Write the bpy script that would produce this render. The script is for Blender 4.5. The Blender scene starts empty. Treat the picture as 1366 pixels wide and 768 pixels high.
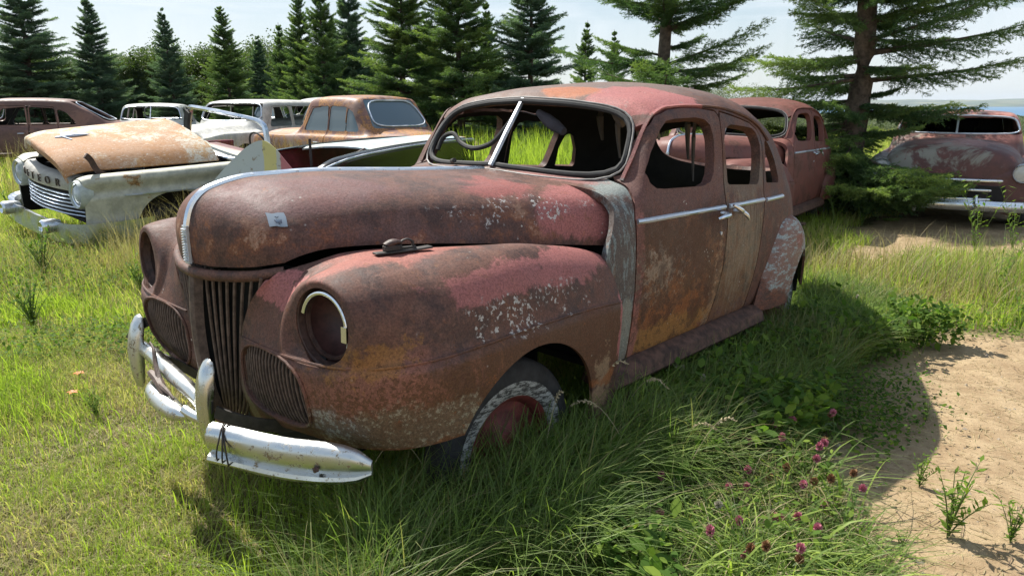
import bpy, bmesh, math, random
import numpy as np
from mathutils import Matrix, Vector

random.seed(7); RNG = np.random.default_rng(7)
SC = bpy.context.scene
COL = SC.collection
R_ = math.radians

# ------------------------------------------------------------------ camera
cam = bpy.data.objects.new('camera', bpy.data.cameras.new('camera')); COL.objects.link(cam)
cam.location = (0, 0, 1.51); cam.rotation_euler = (math.pi/2 - 0.2553, 0, 0)
cam.data.sensor_width = 36; cam.data.lens = 942.6*36/1366
cam.data.clip_start = 0.05; cam.data.clip_end = 40000
SC.camera = cam
# ------------------------------------------------------------------ sky, sun, exposure
SUN = Vector((-.424, .443, .786)).normalized()
world = bpy.data.worlds.new("World"); SC.world = world; world.use_nodes = True
def build_world():
    nt = world.node_tree; nt.nodes.clear()
    N = nt.nodes.new; L = nt.links.new
    out = N('ShaderNodeOutputWorld'); bg = N('ShaderNodeBackground'); sky = N('ShaderNodeTexSky')
    sky.sky_type = 'NISHITA'; sky.sun_disc = False
    sky.sun_elevation = math.asin(SUN.z); sky.sun_rotation = math.atan2(SUN.x, SUN.y) % (2*math.pi)
    sky.air_density = 1.0; sky.dust_density = .6; sky.ozone_density = 1.0
    tc = N('ShaderNodeTexCoord'); sep = N('ShaderNodeSeparateXYZ'); L(tc.outputs['Generated'], sep.inputs[0])
    # flat cloud sheet: project the view direction on a plane overhead
    zc = N('ShaderNodeMath'); zc.operation = 'MAXIMUM'; L(sep.outputs[2], zc.inputs[0]); zc.inputs[1].default_value = .10
    comb = N('ShaderNodeCombineXYZ')
    for i in (0, 1):
        d = N('ShaderNodeMath'); d.operation = 'DIVIDE'; L(sep.outputs[i], d.inputs[0]); L(zc.outputs[0], d.inputs[1]); L(d.outputs[0], comb.inputs[i])
    no = N('ShaderNodeTexNoise'); no.inputs['Scale'].default_value = .55; no.inputs['Detail'].default_value = 7; no.inputs['Roughness'].default_value = .58; no.inputs['Distortion'].default_value = .4
    L(comb.outputs[0], no.inputs['Vector'])
    mr = N('ShaderNodeMapRange'); mr.interpolation_type = 'SMOOTHSTEP'
    mr.inputs['From Min'].default_value = .36; mr.inputs['From Max'].default_value = .74; mr.inputs['To Min'].default_value = .05; mr.inputs['To Max'].default_value = .80
    L(no.outputs[0], mr.inputs['Value'])
    mix = N('ShaderNodeMix'); mix.data_type = 'RGBA'; L(mr.outputs[0], mix.inputs['Factor'])
    sc_ = N('ShaderNodeVectorMath'); sc_.operation = 'SCALE'; L(sky.outputs[0], sc_.inputs[0]); sc_.inputs['Scale'].default_value = .15
    ad = N('ShaderNodeVectorMath'); ad.operation = 'ADD'; L(sc_.outputs[0], ad.inputs[0]); ad.inputs[1].default_value = (1.12, 1.03, .96)
    dv = N('ShaderNodeVectorMath'); dv.operation = 'DIVIDE'; L(sky.outputs[0], dv.inputs[0]); L(ad.outputs[0], dv.inputs[1])
    L(dv.outputs[0], mix.inputs['A']); mix.inputs['B'].default_value = (3.9, 4.15, 4.4, 1)
    L(mix.outputs['Result'], bg.inputs['Color']); bg.inputs['Strength'].default_value = .15
    L(bg.outputs[0], out.inputs[0])
build_world()
sl = bpy.data.lights.new('sun', 'SUN'); sl.energy = 5.0; sl.angle = R_(.55); sl.color = (1, .955, .87)
so = bpy.data.objects.new('sun', sl); COL.objects.link(so); so.rotation_euler = SUN.to_track_quat('Z', 'Y').to_euler(); so.location = (-20, 20, 40)
SC.view_settings.view_transform = 'Standard'; SC.view_settings.look = 'None'
SC.view_settings.exposure = 0.75; SC.view_settings.gamma = 1; SC.view_settings.use_curve_mapping = False
try:
    SC.cycles.max_bounces = 6; SC.cycles.transparent_max_bounces = 12
except Exception: pass

# ================================================================== node helper
def lin(h):
    "sRGB 0-255 triple to linear rgba"
    return tuple(((c/255)/12.92 if c/255 <= .04045 else ((c/255+.055)/1.055)**2.4) for c in h) + (1,)
class Mat:
    def __init__(s, name, rough=.7, metal=0., spec=.5):
        s.m = bpy.data.materials.new(name); s.m.use_nodes = True; s.nt = s.m.node_tree
        s.b = s.nt.nodes['Principled BSDF']; s.out = s.nt.nodes['Material Output']
        s.b.inputs['Roughness'].default_value = rough; s.b.inputs['Metallic'].default_value = metal
        s.b.inputs['Specular IOR Level'].default_value = spec
        s.tc = s.nt.nodes.new('ShaderNodeTexCoord').outputs['Object']
    def _in(s, sock, v):
        if isinstance(v, bpy.types.NodeSocket): s.nt.links.new(v, sock)
        else:
            if isinstance(v, tuple) and len(v) == 3 and sock.type == 'RGBA': v = v+(1,)
            sock.default_value = v
    def math(s, op, a, b=0., clamp=False):
        n = s.nt.nodes.new('ShaderNodeMath'); n.operation = op; n.use_clamp = clamp
        s._in(n.inputs[0], a); s._in(n.inputs[1], b); return n.outputs[0]
    def noise(s, scale, detail=4, rough=.6, vec=None, stretch=None, off=(0, 0, 0), dist=0.):
        vec = vec or s.tc
        if stretch or any(off):
            mp = s.nt.nodes.new('ShaderNodeMapping'); s._in(mp.inputs['Vector'], vec)
            mp.inputs['Scale'].default_value = stretch or (1, 1, 1); mp.inputs['Location'].default_value = off; vec = mp.outputs[0]
        n = s.nt.nodes.new('ShaderNodeTexNoise'); s._in(n.inputs['Vector'], vec)
        n.inputs['Scale'].default_value = scale; n.inputs['Detail'].default_value = detail; n.inputs['Roughness'].default_value = rough; n.inputs['Distortion'].default_value = dist
        return n.outputs[0]
    def voro(s, scale, feature='F1', vec=None, out=0):
        n = s.nt.nodes.new('ShaderNodeTexVoronoi'); n.feature = feature; s._in(n.inputs['Vector'], vec or s.tc); n.inputs['Scale'].default_value = scale
        return n.outputs[out]
    def step(s, v, lo, hi, a=0., b=1.):
        n = s.nt.nodes.new('ShaderNodeMapRange'); n.interpolation_type = 'SMOOTHSTEP'
        s._in(n.inputs['Value'], v); n.inputs['From Min'].default_value = lo; n.inputs['From Max'].default_value = hi
        n.inputs['To Min'].default_value = a; n.inputs['To Max'].default_value = b; return n.outputs[0]
    def mix(s, f, a, b, mode='MIX'):
        n = s.nt.nodes.new('ShaderNodeMix'); n.data_type = 'RGBA'; n.blend_type = mode
        s._in(n.inputs['Factor'], f); s._in(n.inputs['A'], a); s._in(n.inputs['B'], b); return n.outputs['Result']
    def axis(s, i):
        n = s.nt.nodes.new('ShaderNodeSeparateXYZ'); s._in(n.inputs[0], s.tc); return n.outputs[i]
    def blob(s, c, r, wob, amp=.5, soft=.12):
        "1 inside an ellipsoid whose edge wobbles with the noise wob"
        mp = s.nt.nodes.new('ShaderNodeMapping'); s._in(mp.inputs['Vector'], s.tc); mp.vector_type = 'TEXTURE'
        mp.inputs['Location'].default_value = c; mp.inputs['Scale'].default_value = r
        ln = s.nt.nodes.new('ShaderNodeVectorMath'); ln.operation = 'LENGTH'; s._in(ln.inputs[0], mp.outputs[0])
        d = s.math('ADD', ln.outputs['Value'], s.math('MULTIPLY', s.math('SUBTRACT', wob, .5), amp*4.5))
        return s.step(d, 1-soft, 1+soft, 1., 0.)
    def bump(s, h, strength=.3, dist=.01, base=None):
        n = s.nt.nodes.new('ShaderNodeBump'); n.inputs['Strength'].default_value = strength; n.inputs['Distance'].default_value = dist
        s._in(n.inputs['Height'], h)
        if base: s._in(n.inputs['Normal'], base)
        s.nt.links.new(n.outputs[0], s.b.inputs['Normal']); return n.outputs[0]
    def set(s, **k):
        for a, v in k.items(): s._in(s.b.inputs[{'color': 'Base Color', 'rough': 'Roughness', 'metal': 'Metallic'}.get(a, a)], v)
        return s.m

MATS = {}
def flat(name, col, rough=.7, metal=0., var=.25, scale=9., bump=.0):
    "a plain coloured surface with mild wear"
    if name in MATS: return MATS[name]
    m = Mat(name, rough, metal)
    n = m.noise(scale, 5, .65)
    c = m.mix(m.step(n, .3, .7), tuple(x*(1-var) for x in col[:3]), tuple(min(1, x*(1+var)) for x in col[:3]))
    m.set(color=c)
    if bump: m.bump(n, bump, .01)
    MATS[name] = m.m; return m.m

# ================================================================== mesh helpers
def mesh_obj(name, verts, faces, mat=None, parent=None, smooth=True, mats=None):
    me = bpy.data.meshes.new(name)
    me.from_pydata([tuple(map(float, v)) for v in verts], [], [tuple(map(int, f)) for f in faces])
    if smooth: me.shade_smooth()
    for m_ in (mats or ([mat] if mat else [])): me.materials.append(m_)
    o = bpy.data.objects.new(name, me); COL.objects.link(o)
    if parent: o.parent = parent
    return o
def thing(name, label, cat, loc=(0, 0, 0), rz=0, group=None):
    o = bpy.data.objects.new(name, None); o.empty_display_size = .2; COL.objects.link(o)
    o.location = loc; o.rotation_euler = (0, 0, rz); tag(o, label, cat, group); return o
def tag(o, label, cat=None, group=None, kind=None):
    if label: o['label'] = label
    if cat: o['category'] = cat
    if group: o['group'] = group
    if kind: o['kind'] = kind
    return o
def dup(root, loc, rz=0, scale=None, label=None, group=None):
    r = root.copy(); COL.objects.link(r); r.location = loc; r.rotation_euler = (0, 0, rz)
    if scale is not None: r.scale = scale if hasattr(scale, '__len__') else (scale,)*3
    if label: r['label'] = label
    if group: r['group'] = group
    for ch in list(root.children):
        c = ch.copy(); COL.objects.link(c); c.parent = r
        for g in list(ch.children):
            d = g.copy(); COL.objects.link(d); d.parent = c
    return r
def solid(o, t, offset=-1., rim=True, inner=None):
    md = o.modifiers.new('thickness', 'SOLIDIFY'); md.thickness = t; md.offset = offset; md.use_rim = rim
    md.use_quality_normals = True
    if inner is not None:
        o.data.materials.append(inner); md.material_offset = len(o.data.materials)-1
        md.material_offset_rim = 0
    es = o.modifiers.new('crisp_edges', 'EDGE_SPLIT'); es.split_angle = R_(50); es.use_edge_sharp = False
    return o
def bevel(o, w, seg=2, ang=30):
    md = o.modifiers.new('bevel', 'BEVEL'); md.width = w; md.segments = seg; md.limit_method = 'ANGLE'; md.angle_limit = R_(ang); md.harden_normals = False
    return o
def makima(P, T):
    "P (n,...) control values at integer-ish knots T0..; returns evaluator"
    n = len(P)
    k = np.concatenate([[0], np.cumsum(np.maximum(1e-4, np.linalg.norm((P[1:]-P[:-1]).reshape(n-1, -1, 3), axis=2).mean(1)))])
    k /= k[-1]
    h = np.diff(k); shp = (-1,)+(1,)*(P.ndim-1)
    m = np.diff(P, axis=0)/h.reshape(shp)
    if n == 2: d = np.concatenate([m, m])
    else:
        ml = np.concatenate([[3*m[0]-2*m[1]], [2*m[0]-m[1]], m, [2*m[-1]-m[-2]], [3*m[-1]-2*m[-2]]])
        w = np.abs(np.diff(ml, axis=0)) + .5*np.abs(ml[1:]+ml[:-1])
        w1, w2 = w[2:], w[:-2]
        d = (w1*ml[1:-2]+w2*ml[2:-1])/(w1+w2+1e-9)
    t = np.asarray(T); i = np.clip(np.searchsorted(k, t, 'right')-1, 0, n-2)
    u = ((t-k[i])/h[i]).reshape(shp); hh = h[i].reshape(shp)
    return (2*u**3-3*u**2+1)*P[i]+(u**3-2*u**2+u)*hh*d[i]+(-2*u**3+3*u**2)*P[i+1]+(u**3-u**2)*hh*d[i+1]
def patch(ctrl, nu, nv):
    P = np.array(ctrl, float)
    P = makima(P, np.linspace(0, 1, nu))
    P = makima(P.transpose(1, 0, 2), np.linspace(0, 1, nv)).transpose(1, 0, 2)
    return P                                   # (nu,nv,3)
def grid_faces(nu, nv, flip=False, wrapv=False):
    a = np.arange(nu*nv).reshape(nu, nv)
    if wrapv: a = np.concatenate([a, a[:, :1]], 1)
    f = np.stack([a[:-1, :-1], a[1:, :-1], a[1:, 1:], a[:-1, 1:]], -1).reshape(-1, 4)
    return f[:, ::-1] if flip else f
def poly_sdf(pts, poly, r=0.):
    "signed distance to a 2D polygon, negative inside; r rounds it outwards"
    p = np.asarray(pts)[:, None, :]; a = np.array(poly, float); b = np.roll(a, -1, 0)
    e = b-a; w = p-a[None]; t = np.clip((w*e).sum(-1)/(e*e).sum(-1), 0, 1)
    d = np.linalg.norm(w-e*t[..., None], axis=-1).min(1)
    c1 = (a[None, :, 1] <= p[..., 1]) != (b[None, :, 1] <= p[..., 1])
    xi = a[None, :, 0]+(p[..., 1]-a[None, :, 1])/np.where(e[None, :, 1] == 0, 1e-9, e[None, :, 1])*e[None, :, 0]
    ins = ((c1 & (p[..., 0] < xi)).sum(1) % 2) == 1
    return np.where(ins, -d, d)-r
def clip(V, F, fn):
    "keep the part of the mesh where fn(V) > 0 (marching cut along the zero line)"
    V = np.asarray(V, float); s = fn(V); F = [tuple(f) for f in F]
    s = np.where(np.abs(s) < 1e-5, 1e-5, s)
    out = []; newv = []; cache = {}
    for f in F:
        k = [s[i] > 0 for i in f]
        if all(k): out.append(f); continue
        if not any(k): continue
        g = []
        for q in range(len(f)):
            i, j = f[q], f[(q+1) % len(f)]
            if s[i] > 0: g.append(i)
            if (s[i] > 0) != (s[j] > 0):
                key = (min(i, j), max(i, j))
                if key not in cache:
                    t = s[i]/(s[i]-s[j]); cache[key] = len(V)+len(newv); newv.append(V[i]+(V[j]-V[i])*t)
                g.append(cache[key])
        if len(g) >= 3: out.append(tuple(g))
    V2 = np.concatenate([V, np.array(newv)]) if newv else V
    used = np.unique(np.concatenate([np.array(f) for f in out])) if out else np.array([], int)
    re = -np.ones(len(V2), int); re[used] = np.arange(len(used))
    return V2[used], [tuple(re[list(f)]) for f in out]
def mirror(V, F):
    V = np.asarray(V); n = len(V)
    W = V*np.array([1, -1, 1]); V2 = np.concatenate([V, W])
    F2 = [tuple(f) for f in F]+[tuple(i+n for i in reversed(f)) for f in F]
    return V2, F2
def weld(o, d=.0006):
    bm = bmesh.new(); bm.from_mesh(o.data); bmesh.ops.remove_doubles(bm, verts=bm.verts, dist=d)
    bm.to_mesh(o.data); bm.free(); o.data.shade_smooth(); return o
class MB:
    "collects simple shapes into one mesh"
    def __init__(s): s.v = []; s.f = []
    def add(s, V, F):
        n = len(s.v); s.v.extend([tuple(map(float, p)) for p in V]); s.f.extend([tuple(int(i)+n for i in f) for f in F]); return s
    def box(s, c, d, rot=None):
        c = Vector(c); M = rot or Matrix.Identity(3)
        V = [c+M@Vector((x*d[0]/2, y*d[1]/2, z*d[2]/2)) for x in (-1, 1) for y in (-1, 1) for z in (-1, 1)]
        return s.add(V, [(0, 1, 3, 2), (4, 6, 7, 5), (0, 4, 5, 1), (2, 3, 7, 6), (0, 2, 6, 4), (1, 5, 7, 3)])
    def tube(s, pts, r, n=10, prof=None, up=(0, 0, 1), caps=True, smoothn=0):
        "sweep; r scalar or list; prof: list of (side, up) offsets instead of a circle"
        P = np.array(pts, float)
        if smoothn: P = makima(P[:, None, :], np.linspace(0, 1, smoothn))[:, 0]
        m = len(P); T = np.gradient(P, axis=0); T /= np.linalg.norm(T, axis=1)[:, None]+1e-12
        rr = np.interp(np.linspace(0, 1, m), np.linspace(0, 1, len(r)), r) if hasattr(r, '__len__') else np.full(m, r)
        pr = np.array(prof) if prof is not None else np.array([(math.cos(2*math.pi*i/n), math.sin(2*math.pi*i/n)) for i in range(n)])
        n = len(pr); U = np.array(up, float); V = []
        for i in range(m):
            sd = np.cross(T[i], U); L = np.linalg.norm(sd); sd = sd/L if L > 1e-3 else np.cross(T[i], (1, 0, 0)); u = np.cross(sd, T[i])
            V += list(P[i]+rr[i]*(pr[:, :1]*sd+pr[:, 1:]*u))
        F = [tuple(f) for f in grid_faces(m, n, wrapv=True)]
        if caps: F += [tuple(range(n))[::-1][::-1], tuple(range((m-1)*n, m*n))[::-1]]
        return s.add(V, F)
    def lathe(s, prof, c=(0, 0, 0), ax='y', n=40, sgn=1):
        "prof: (radius, along) pairs"
        V = []
        for (r, a) in prof:
            for i in range(n):
                t = 2*math.pi*i/n; x, z = r*math.cos(t), r*math.sin(t)
                V.append({'y': (c[0]+x, c[1]+sgn*a, c[2]+z), 'x': (c[0]+sgn*a, c[1]+x, c[2]+z), 'z': (c[0]+x, c[1]+z, c[2]+a)}[ax])
        return s.add(V, grid_faces(len(prof), n, wrapv=True, flip=(ax == 'y') != (sgn < 0)))
    def build(s, name, mat, parent=None, smooth=True, bev=0, recalc=True, sharp=40):
        o = mesh_obj(name, s.v, s.f, mat, parent, smooth)
        if recalc:
            bm = bmesh.new(); bm.from_mesh(o.data); bmesh.ops.recalc_face_normals(bm, faces=bm.faces); bm.to_mesh(o.data); bm.free()
        if smooth and sharp:
            try: o.data.set_sharp_from_angle(angle=R_(sharp))
            except Exception: pass
        if bev: bevel(o, bev)
        return o

# ================================================================== shared materials
def rust_layers(m, base, c, wob, wob2):
    "two-tone mottling with fine pits on top of a base colour"
    fine = m.noise(55, 6, .7); mid = m.noise(9, 6, .68, off=(3, 1, 2))
    c0 = m.mix(m.step(mid, .35, .65), tuple(x*.72 for x in base), tuple(x*1.2 for x in base))
    c0 = m.mix(m.step(fine, .56, .72), c0, tuple(x*.5 for x in base))
    return c0
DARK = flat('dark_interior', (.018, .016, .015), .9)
BLACKRUB = flat('black_rubber', (.022, .022, .023), .75, bump=.2)
def mk_chrome(name, pit=.5, tint=(.78, .79, .8), rough=.12, dirt=(.16, .12, .07)):
    m = Mat(name, rough, 1.)
    n = m.noise(38, 7, .75); n2 = m.noise(5, 4, .6, off=(4, 2, 1)); n3 = m.noise(140, 3, .6)
    f = m.math('MULTIPLY', m.step(n, .56, .64), m.step(n2, .42, .6), True)
    f = m.math('ADD', f, m.math('MULTIPLY', m.step(n3, .66, .72), .7), True)
    f = m.math('MULTIPLY', f, pit*1.7, True)
    m.set(color=m.mix(f, tint, dirt), metal=m.step(f, 0, .8, 1., 0.), rough=m.math('ADD', m.step(n2, .3, .7, rough*.7, rough*2.2), m.math('MULTIPLY', f, .5), True))
    m.bump(m.math('ADD', m.noise(7, 3), m.math('MULTIPLY', f, .25)), .12, .01)
    return m.m
CHROME = mk_chrome('pitted_chrome', 1.1, (.64, .65, .63), .19, (.22, .16, .08))
CHROME_B = mk_chrome('weathered_bright_trim', .35, (.72, .76, .82), .2, (.3, .27, .22))
ALU = mk_chrome('dull_trim', .3, (.62, .66, .72), .34, (.25, .23, .2))
def mk_glass(name, tint=(.75, .85, .88)):
    m = Mat(name, .04); m.set(color=tint, **{'Transmission Weight': 1., 'IOR': 1.1}); return m.m
GLASS = mk_glass('dusty_glass')
def mk_darkglass(name='cabin_shade_glass', col=(.03, .035, .04)):
    m = Mat(name, .08, 0, .9); m.set(color=col); return m.m
DGLASS = mk_darkglass()
SKYGLASS = mk_darkglass('sky_tinted_window_glass', (.10, .14, .16))
TYRE = flat('old_tyre', (.028, .028, .03), .85, var=.35, scale=20, bump=.3)
BLACKIRON = flat('black_iron', (.03, .025, .022), .6, var=.5, scale=30, bump=.3)

# ------------------------------------------------------------------ the old sedan's paint
PUR = (.135, .064, .047); PURD = (.070, .038, .031); PINK = (.34, .125, .115); ORG = (.27, .095, .032); BRN = (.105, .048, .025)
GRY = (.30, .33, .31); LGR = (.50, .50, .46); OLV = (.25, .23, .13)
def sedan_paint(name, body):
    m = Mat(name, .5, 0, .3)
    w = m.noise(3.2, 9, .72, dist=.6); w2 = m.noise(7, 9, .75, off=(5, 5, 5)); fine = m.noise(70, 6, .75); z = m.axis(2); x = m.axis(0)
    big = m.noise(1.6, 6, .65, off=(1, 7, 3))
    c = m.mix(m.step(w2, .40, .58), PURD, PUR)
    c = m.mix(m.math('MULTIPLY', m.step(m.noise(17, 8, .8, off=(6, 2, 2)), .50, .60), .6), c, (.17, .085, .06))
    c = m.mix(m.step(big, .52, .66, 0, .75), c, (.15, .085, .075))
    def blob(col, ce, r, amp=.8, soft=.1, k=1., ww=None, speck=None):
        nonlocal c
        f = m.blob(ce, r, ww or w, amp, soft)
        if speck: f = m.math('MULTIPLY', f, m.math('MULTIPLY', m.step(m.noise(speck, 3, .6, off=(7, 3, 9)), .56, .60), m.step(m.noise(9, 3, .6, off=(2, 3, 1)), .46, .54)))
        if k != 1.: f = m.math('MULTIPLY', f, k)
        c = m.mix(f, c, col)
    def flake(col, lo, hi, band=None, nz=None, k=1.):
        nonlocal c
        f = m.step(nz or w2, lo, hi)
        if band: f = m.math('MULTIPLY', f, m.math('MULTIPLY', m.step(z, band[0]-.06, band[0]+.04), m.step(z, band[1]-.04, band[1]+.06, 1., 0.)))
        if k != 1.: f = m.math('MULTIPLY', f, k)
        c = m.mix(f, c, col)
    body(m, blob, flake, w, w2, x, z)
    rn = m.noise(1, 6, .75, stretch=(26, 26, 2.2), off=(2, 4, 0)); c = m.mix(m.math('MULTIPLY', m.step(rn, .56, .68), m.step(m.noise(2.1, 4, .6, off=(1, 1, 7)), .46, .62, 0, .6)), c, (.19, .085, .04))
    # rust bleeding orange in fine crumbs, small dark pits, lichen specks
    f = m.math('MULTIPLY', m.step(m.noise(26, 8, .8, off=(2, 9, 4)), .58, .66), m.step(m.noise(2.4, 4, .6, off=(8, 1, 1)), .45, .6))
    c = m.mix(m.math('MULTIPLY', f, .75), c, ORG)
    c = m.mix(m.step(fine, .62, .72, 0, .6), c, (.035, .02, .017))
    vd = m.voro(34); sp = m.math('MULTIPLY', m.step(vd, .10, .17, 1., 0.), m.step(m.noise(4.5, 3, .6, off=(9, 4, 6)), .60, .68))
    c = m.mix(m.math('MULTIPLY', sp, .8), c, (.52, .50, .45))
    r = m.step(w2, .3, .7, .48, .78)
    gr = m.noise(130, 7, .85, off=(3, 3, 3)); gv = m.step(gr, .36, .64, .62, 1.32); c = m.mix(1., c, m.mix(gv, (0, 0, 0), (1, 1, 1)) if False else c, 'MIX')
    sc_ = m.nt.nodes.new('ShaderNodeVectorMath'); sc_.operation = 'SCALE'; m.nt.links.new(c, sc_.inputs[0]); m.nt.links.new(gv, sc_.inputs['Scale']); c = sc_.outputs[0]
    pit = m.math('MULTIPLY', m.step(m.voro(75), .10, .16, 1., 0.), m.step(m.noise(6, 4, .6, off=(4, 8, 2)), .50, .58)); c = m.mix(m.math('MULTIPLY', pit, .8), c, (.03, .018, .014))
    m.set(color=c, rough=r)
    h = m.math('ADD', m.math('MULTIPLY', w2, .6), m.math('MULTIPLY', fine, .5))
    m.bump(m.math('ADD', h, m.math('MULTIPLY', gr, .35)), .5, .008)
    return m.m
def hood_body(m, blob, flake, w, w2, x, z):
    flake(ORG, .50, .62, (.99, 1.10), None, .55)
    flake((.33, .20, .14), .57, .66, (1.0, 1.12))
    blob((.16, .075, .075), (.45, .25, 1.2), (.4, .2, .06), .5, .3, .7)
    blob(PINK, (-.80, .58, 1.09), (.30, .17, .17), .42, .10, .92)
    blob((.30, .09, .08), (-.35, .45, 1.20), (.25, .14, .06), .9, .2, .7)
    blob(PURD, (-1.0, .66, 1.05), (.07, .09, .06), .5, .1)
    vd = m.voro(46)
    f = m.math('MULTIPLY', m.step(vd, .33, .45, 1., 0.), m.blob((-.38, .50, 1.10), (.42, .2, .055), w2, 1.2, .12))
    c2 = m.mix(f, (0, 0, 0), (1, 1, 1)); blob_c = (.55, .53, .50)
    blob(blob_c, (-.38, .50, 1.105), (.42, .2, .05), .5, .2, .85, None, 55)
def fender_body(m, blob, flake, w, w2, x, z):
    n12 = m.noise(13, 7, .75, off=(1, 1, 8))
    blob(BRN, (-.2, .95, .62), (.95, .12, .16), .25, .1, .85)
    blob(PINK, (.02, .83, .94), (.26, .2, .05), .75, .16, .85, m.noise(6, 9, .78, off=(3, 0, 0)))
    blob(PINK, (-.42, .80, .93), (.22, .2, .06), .8, .16, .85, m.noise(6, 9, .78, off=(9, 0, 0)))
    blob((.38, .13, .10), (.30, .60, 1.02), (.25, .12, .07), .9, .25, .7)
    blob(PINK, (.57, .38, .92), (.09, .10, .06), .9, .08)
    blob(PINK, (-.66, .88, .60), (.06, .12, .20), .55, .06)
    blob((.30, .12, .08), (.50, .80, .66), (.26, .2, .12), .8, .4, .7)
    blob((.31, .28, .20), (.42, .86, .52), (.34, .25, .09), 1.0, .3, .8, m.noise(11, 9, .78, off=(5, 5, 5)))
    blob(GRY, (.50, .72, .56), (.16, .12, .06), .9, .2, .6)
    blob((.30, .14, .035), (.55, .80, .77), (.11, .14, .05), 1.6, .4, .6, m.noise(16, 8, .8, off=(5, 2, 2)))
    blob((.30, .20, .12), (-.47, .93, .44), (.05, .08, .13), 1.4, .2, .75, m.noise(14, 8, .78))
    blob(ORG, (.35, .9, .46), (.7, .2, .035), 1.0, .2, .8)
    blob(OLV, (.60, .20, .62), (.05, .04, .3), .6, .2, .5)
    blob((.50, .48, .45), (-.1, .93, .83), (.45, .2, .07), .5, .2, .85, None, 60)
    f = m.math('MULTIPLY', m.step(m.noise(30, 5, .7, off=(4, 4, 4)), .60, .64), m.step(z, .5, .66, 1., 0.))
    blob((.10, .045, .02), (.45, .85, .54), (.4, .3, .13), 2.0, .1, .75, m.noise(58, 5, .75, off=(4, 4, 4)))
def body_body(m, blob, flake, w, w2, x, z):
    n12 = m.noise(13, 7, .75, off=(1, 1, 8))
    blob((.17, .12, .10), (-1.5, 0, 1.62), (.8, .62, .14), .4, .3, .8)
    blob(PINK, (-1.32, .50, 1.53), (.30, .30, .10), .38, .05)
    blob((.34, .12, .055), (-1.15, .18, 1.58), (.12, .16, .06), .5, .2)
    blob((.24, .085, .08), (-.98, .68, 1.28), (.16, .1, .2), .4, .15, .8)
    blob((.17, .20, .20), (-.76, .80, .86), (.10, .14, .42), .35, .06)
    blob((.09, .06, .05), (-.76, .80, .86), (.12, .14, .42), 3.2, .05, .8, m.noise(1, 6, .8, stretch=(40, 20, 9)))
    blob((.28, .27, .22), (-.80, .80, .55), (.05, .1, .2), .9, .2, .7)
    blob((.18, .20, .19), (-.86, .66, 1.17), (.10, .14, .05), .8, .2)
    blob((.26, .11, .10), (-.84, .3, 1.2), (.08, .3, .05), .6, .2, .8)
    flake((.22, .2, .18), .60, .68, (1.5, 1.8), n12, .7)
def fdoor_body(m, blob, flake, w, w2, x, z):
    blob((.20, .085, .035), (-1.25, .82, .62), (.42, .1, .30), .8, .35, .8)
    blob(ORG, (-1.2, .82, .50), (.5, .1, .14), 2.2, .2, .8, m.noise(12, 8, .8, off=(7, 7, 2)))
    blob((.15, .068, .035), (-1.2, .82, .90), (.46, .1, .12), .6, .3, .8)
    blob((.34, .17, .05), (-1.15, .82, .47), (.42, .1, .06), 1.2, .3, .75)
    blob((.30, .12, .10), (-.87, .80, .72), (.035, .1, .4), 1.0, .2, .8)
    blob((.34, .22, .13), (-1.6, .82, .55), (.05, .1, .25), 2.4, .1, .6, m.noise(22, 6, .8))
    blob((.30, .23, .17), (-1.02, .82, .80), (.14, .1, .07), 3.0, .06, .7, m.noise(30, 6, .8))
    blob((.055, .03, .022), (-1.3, .82, .85), (.5, .1, .3), 3.0, .2, .6, m.noise(9, 8, .8, off=(4, 1, 2)))
    blob((.14, .07, .06), (-1.3, .8, 1.2), (.6, .2, .14), .3, .3, .8)
def rdoor_body(m, blob, flake, w, w2, x, z):
    st = m.noise(1, 6, .8, stretch=(60, 20, 5))
    blob((.10, .07, .045), (-1.9, .82, .75), (.35, .1, .28), .4, .3, .9)
    blob((.20, .10, .05), (-1.8, .82, .6), (.3, .1, .3), 2.6, .1, .7, m.noise(14, 8, .8))
    blob((.26, .22, .16), (-1.87, .82, .80), (.20, .1, .24), 2.2, .15, .45, st)
    blob((.16, .12, .09), (-1.9, .8, 1.15), (.4, .2, .1), .7, .3, .7)
def rfender_body(m, blob, flake, w, w2, x, z):
    blob((.30, .35, .35), (-2.55, .93, .66), (.45, .3, .24), .35, .07)
    blob((.34, .17, .16), (-2.62, .93, .74), (.10, .1, .05), .9, .08, .9)
    n = m.noise(1, 5, .8, stretch=(14, 14, 40))
    blob((.20, .08, .05), (-2.5, .93, .68), (.5, .3, .24), 2.8, .05, .8, n)
P_HOOD = sedan_paint('hood_paint', hood_body); P_FEN = sedan_paint('fender_paint', fender_body); P_BODY = sedan_paint('body_paint', body_body)
P_FD = sedan_paint('front_door_paint', fdoor_body); P_RD = sedan_paint('rear_door_paint', rdoor_body); P_RF = sedan_paint('rear_fender_paint', rfender_body)
P_PLAIN = sedan_paint('weathered_oxide_paint', lambda *a: None)
RUSTBAR = flat('grille_rust', (.11, .075, .06), .6, var=.4, scale=40, bump=.3)
P_SILL = flat('sill_rust', (.085, .042, .028), .8, var=.6, scale=22, bump=.5)

# ================================================================== THE RUSTY SEDAN (car frame: x forward, y to its left, z up)
sedan = thing('rusty_sedan', 'big maroon and pink rusted sedan nearest the camera, glass gone, chrome bumper bent', 'car')
sedan.matrix_world = Matrix(((-0.67658, 0.73621, 0.01542, -0.6487), (-0.73627, -0.67669, 0.00223, 2.8947), (0.01207, -0.00984, 0.99988, .0045), (0, 0, 0, 1)))

def oriented(V, F, ref):
    V = np.asarray(V); s = 0.
    for f in F[::7]:
        a, b, c = V[f[0]], V[f[1]], V[f[2]]; n = np.cross(b-a, c-a); s += float(np.dot(n, a-np.array(ref)))
    return F if s > 0 else [tuple(reversed(f)) for f in F]

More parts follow.
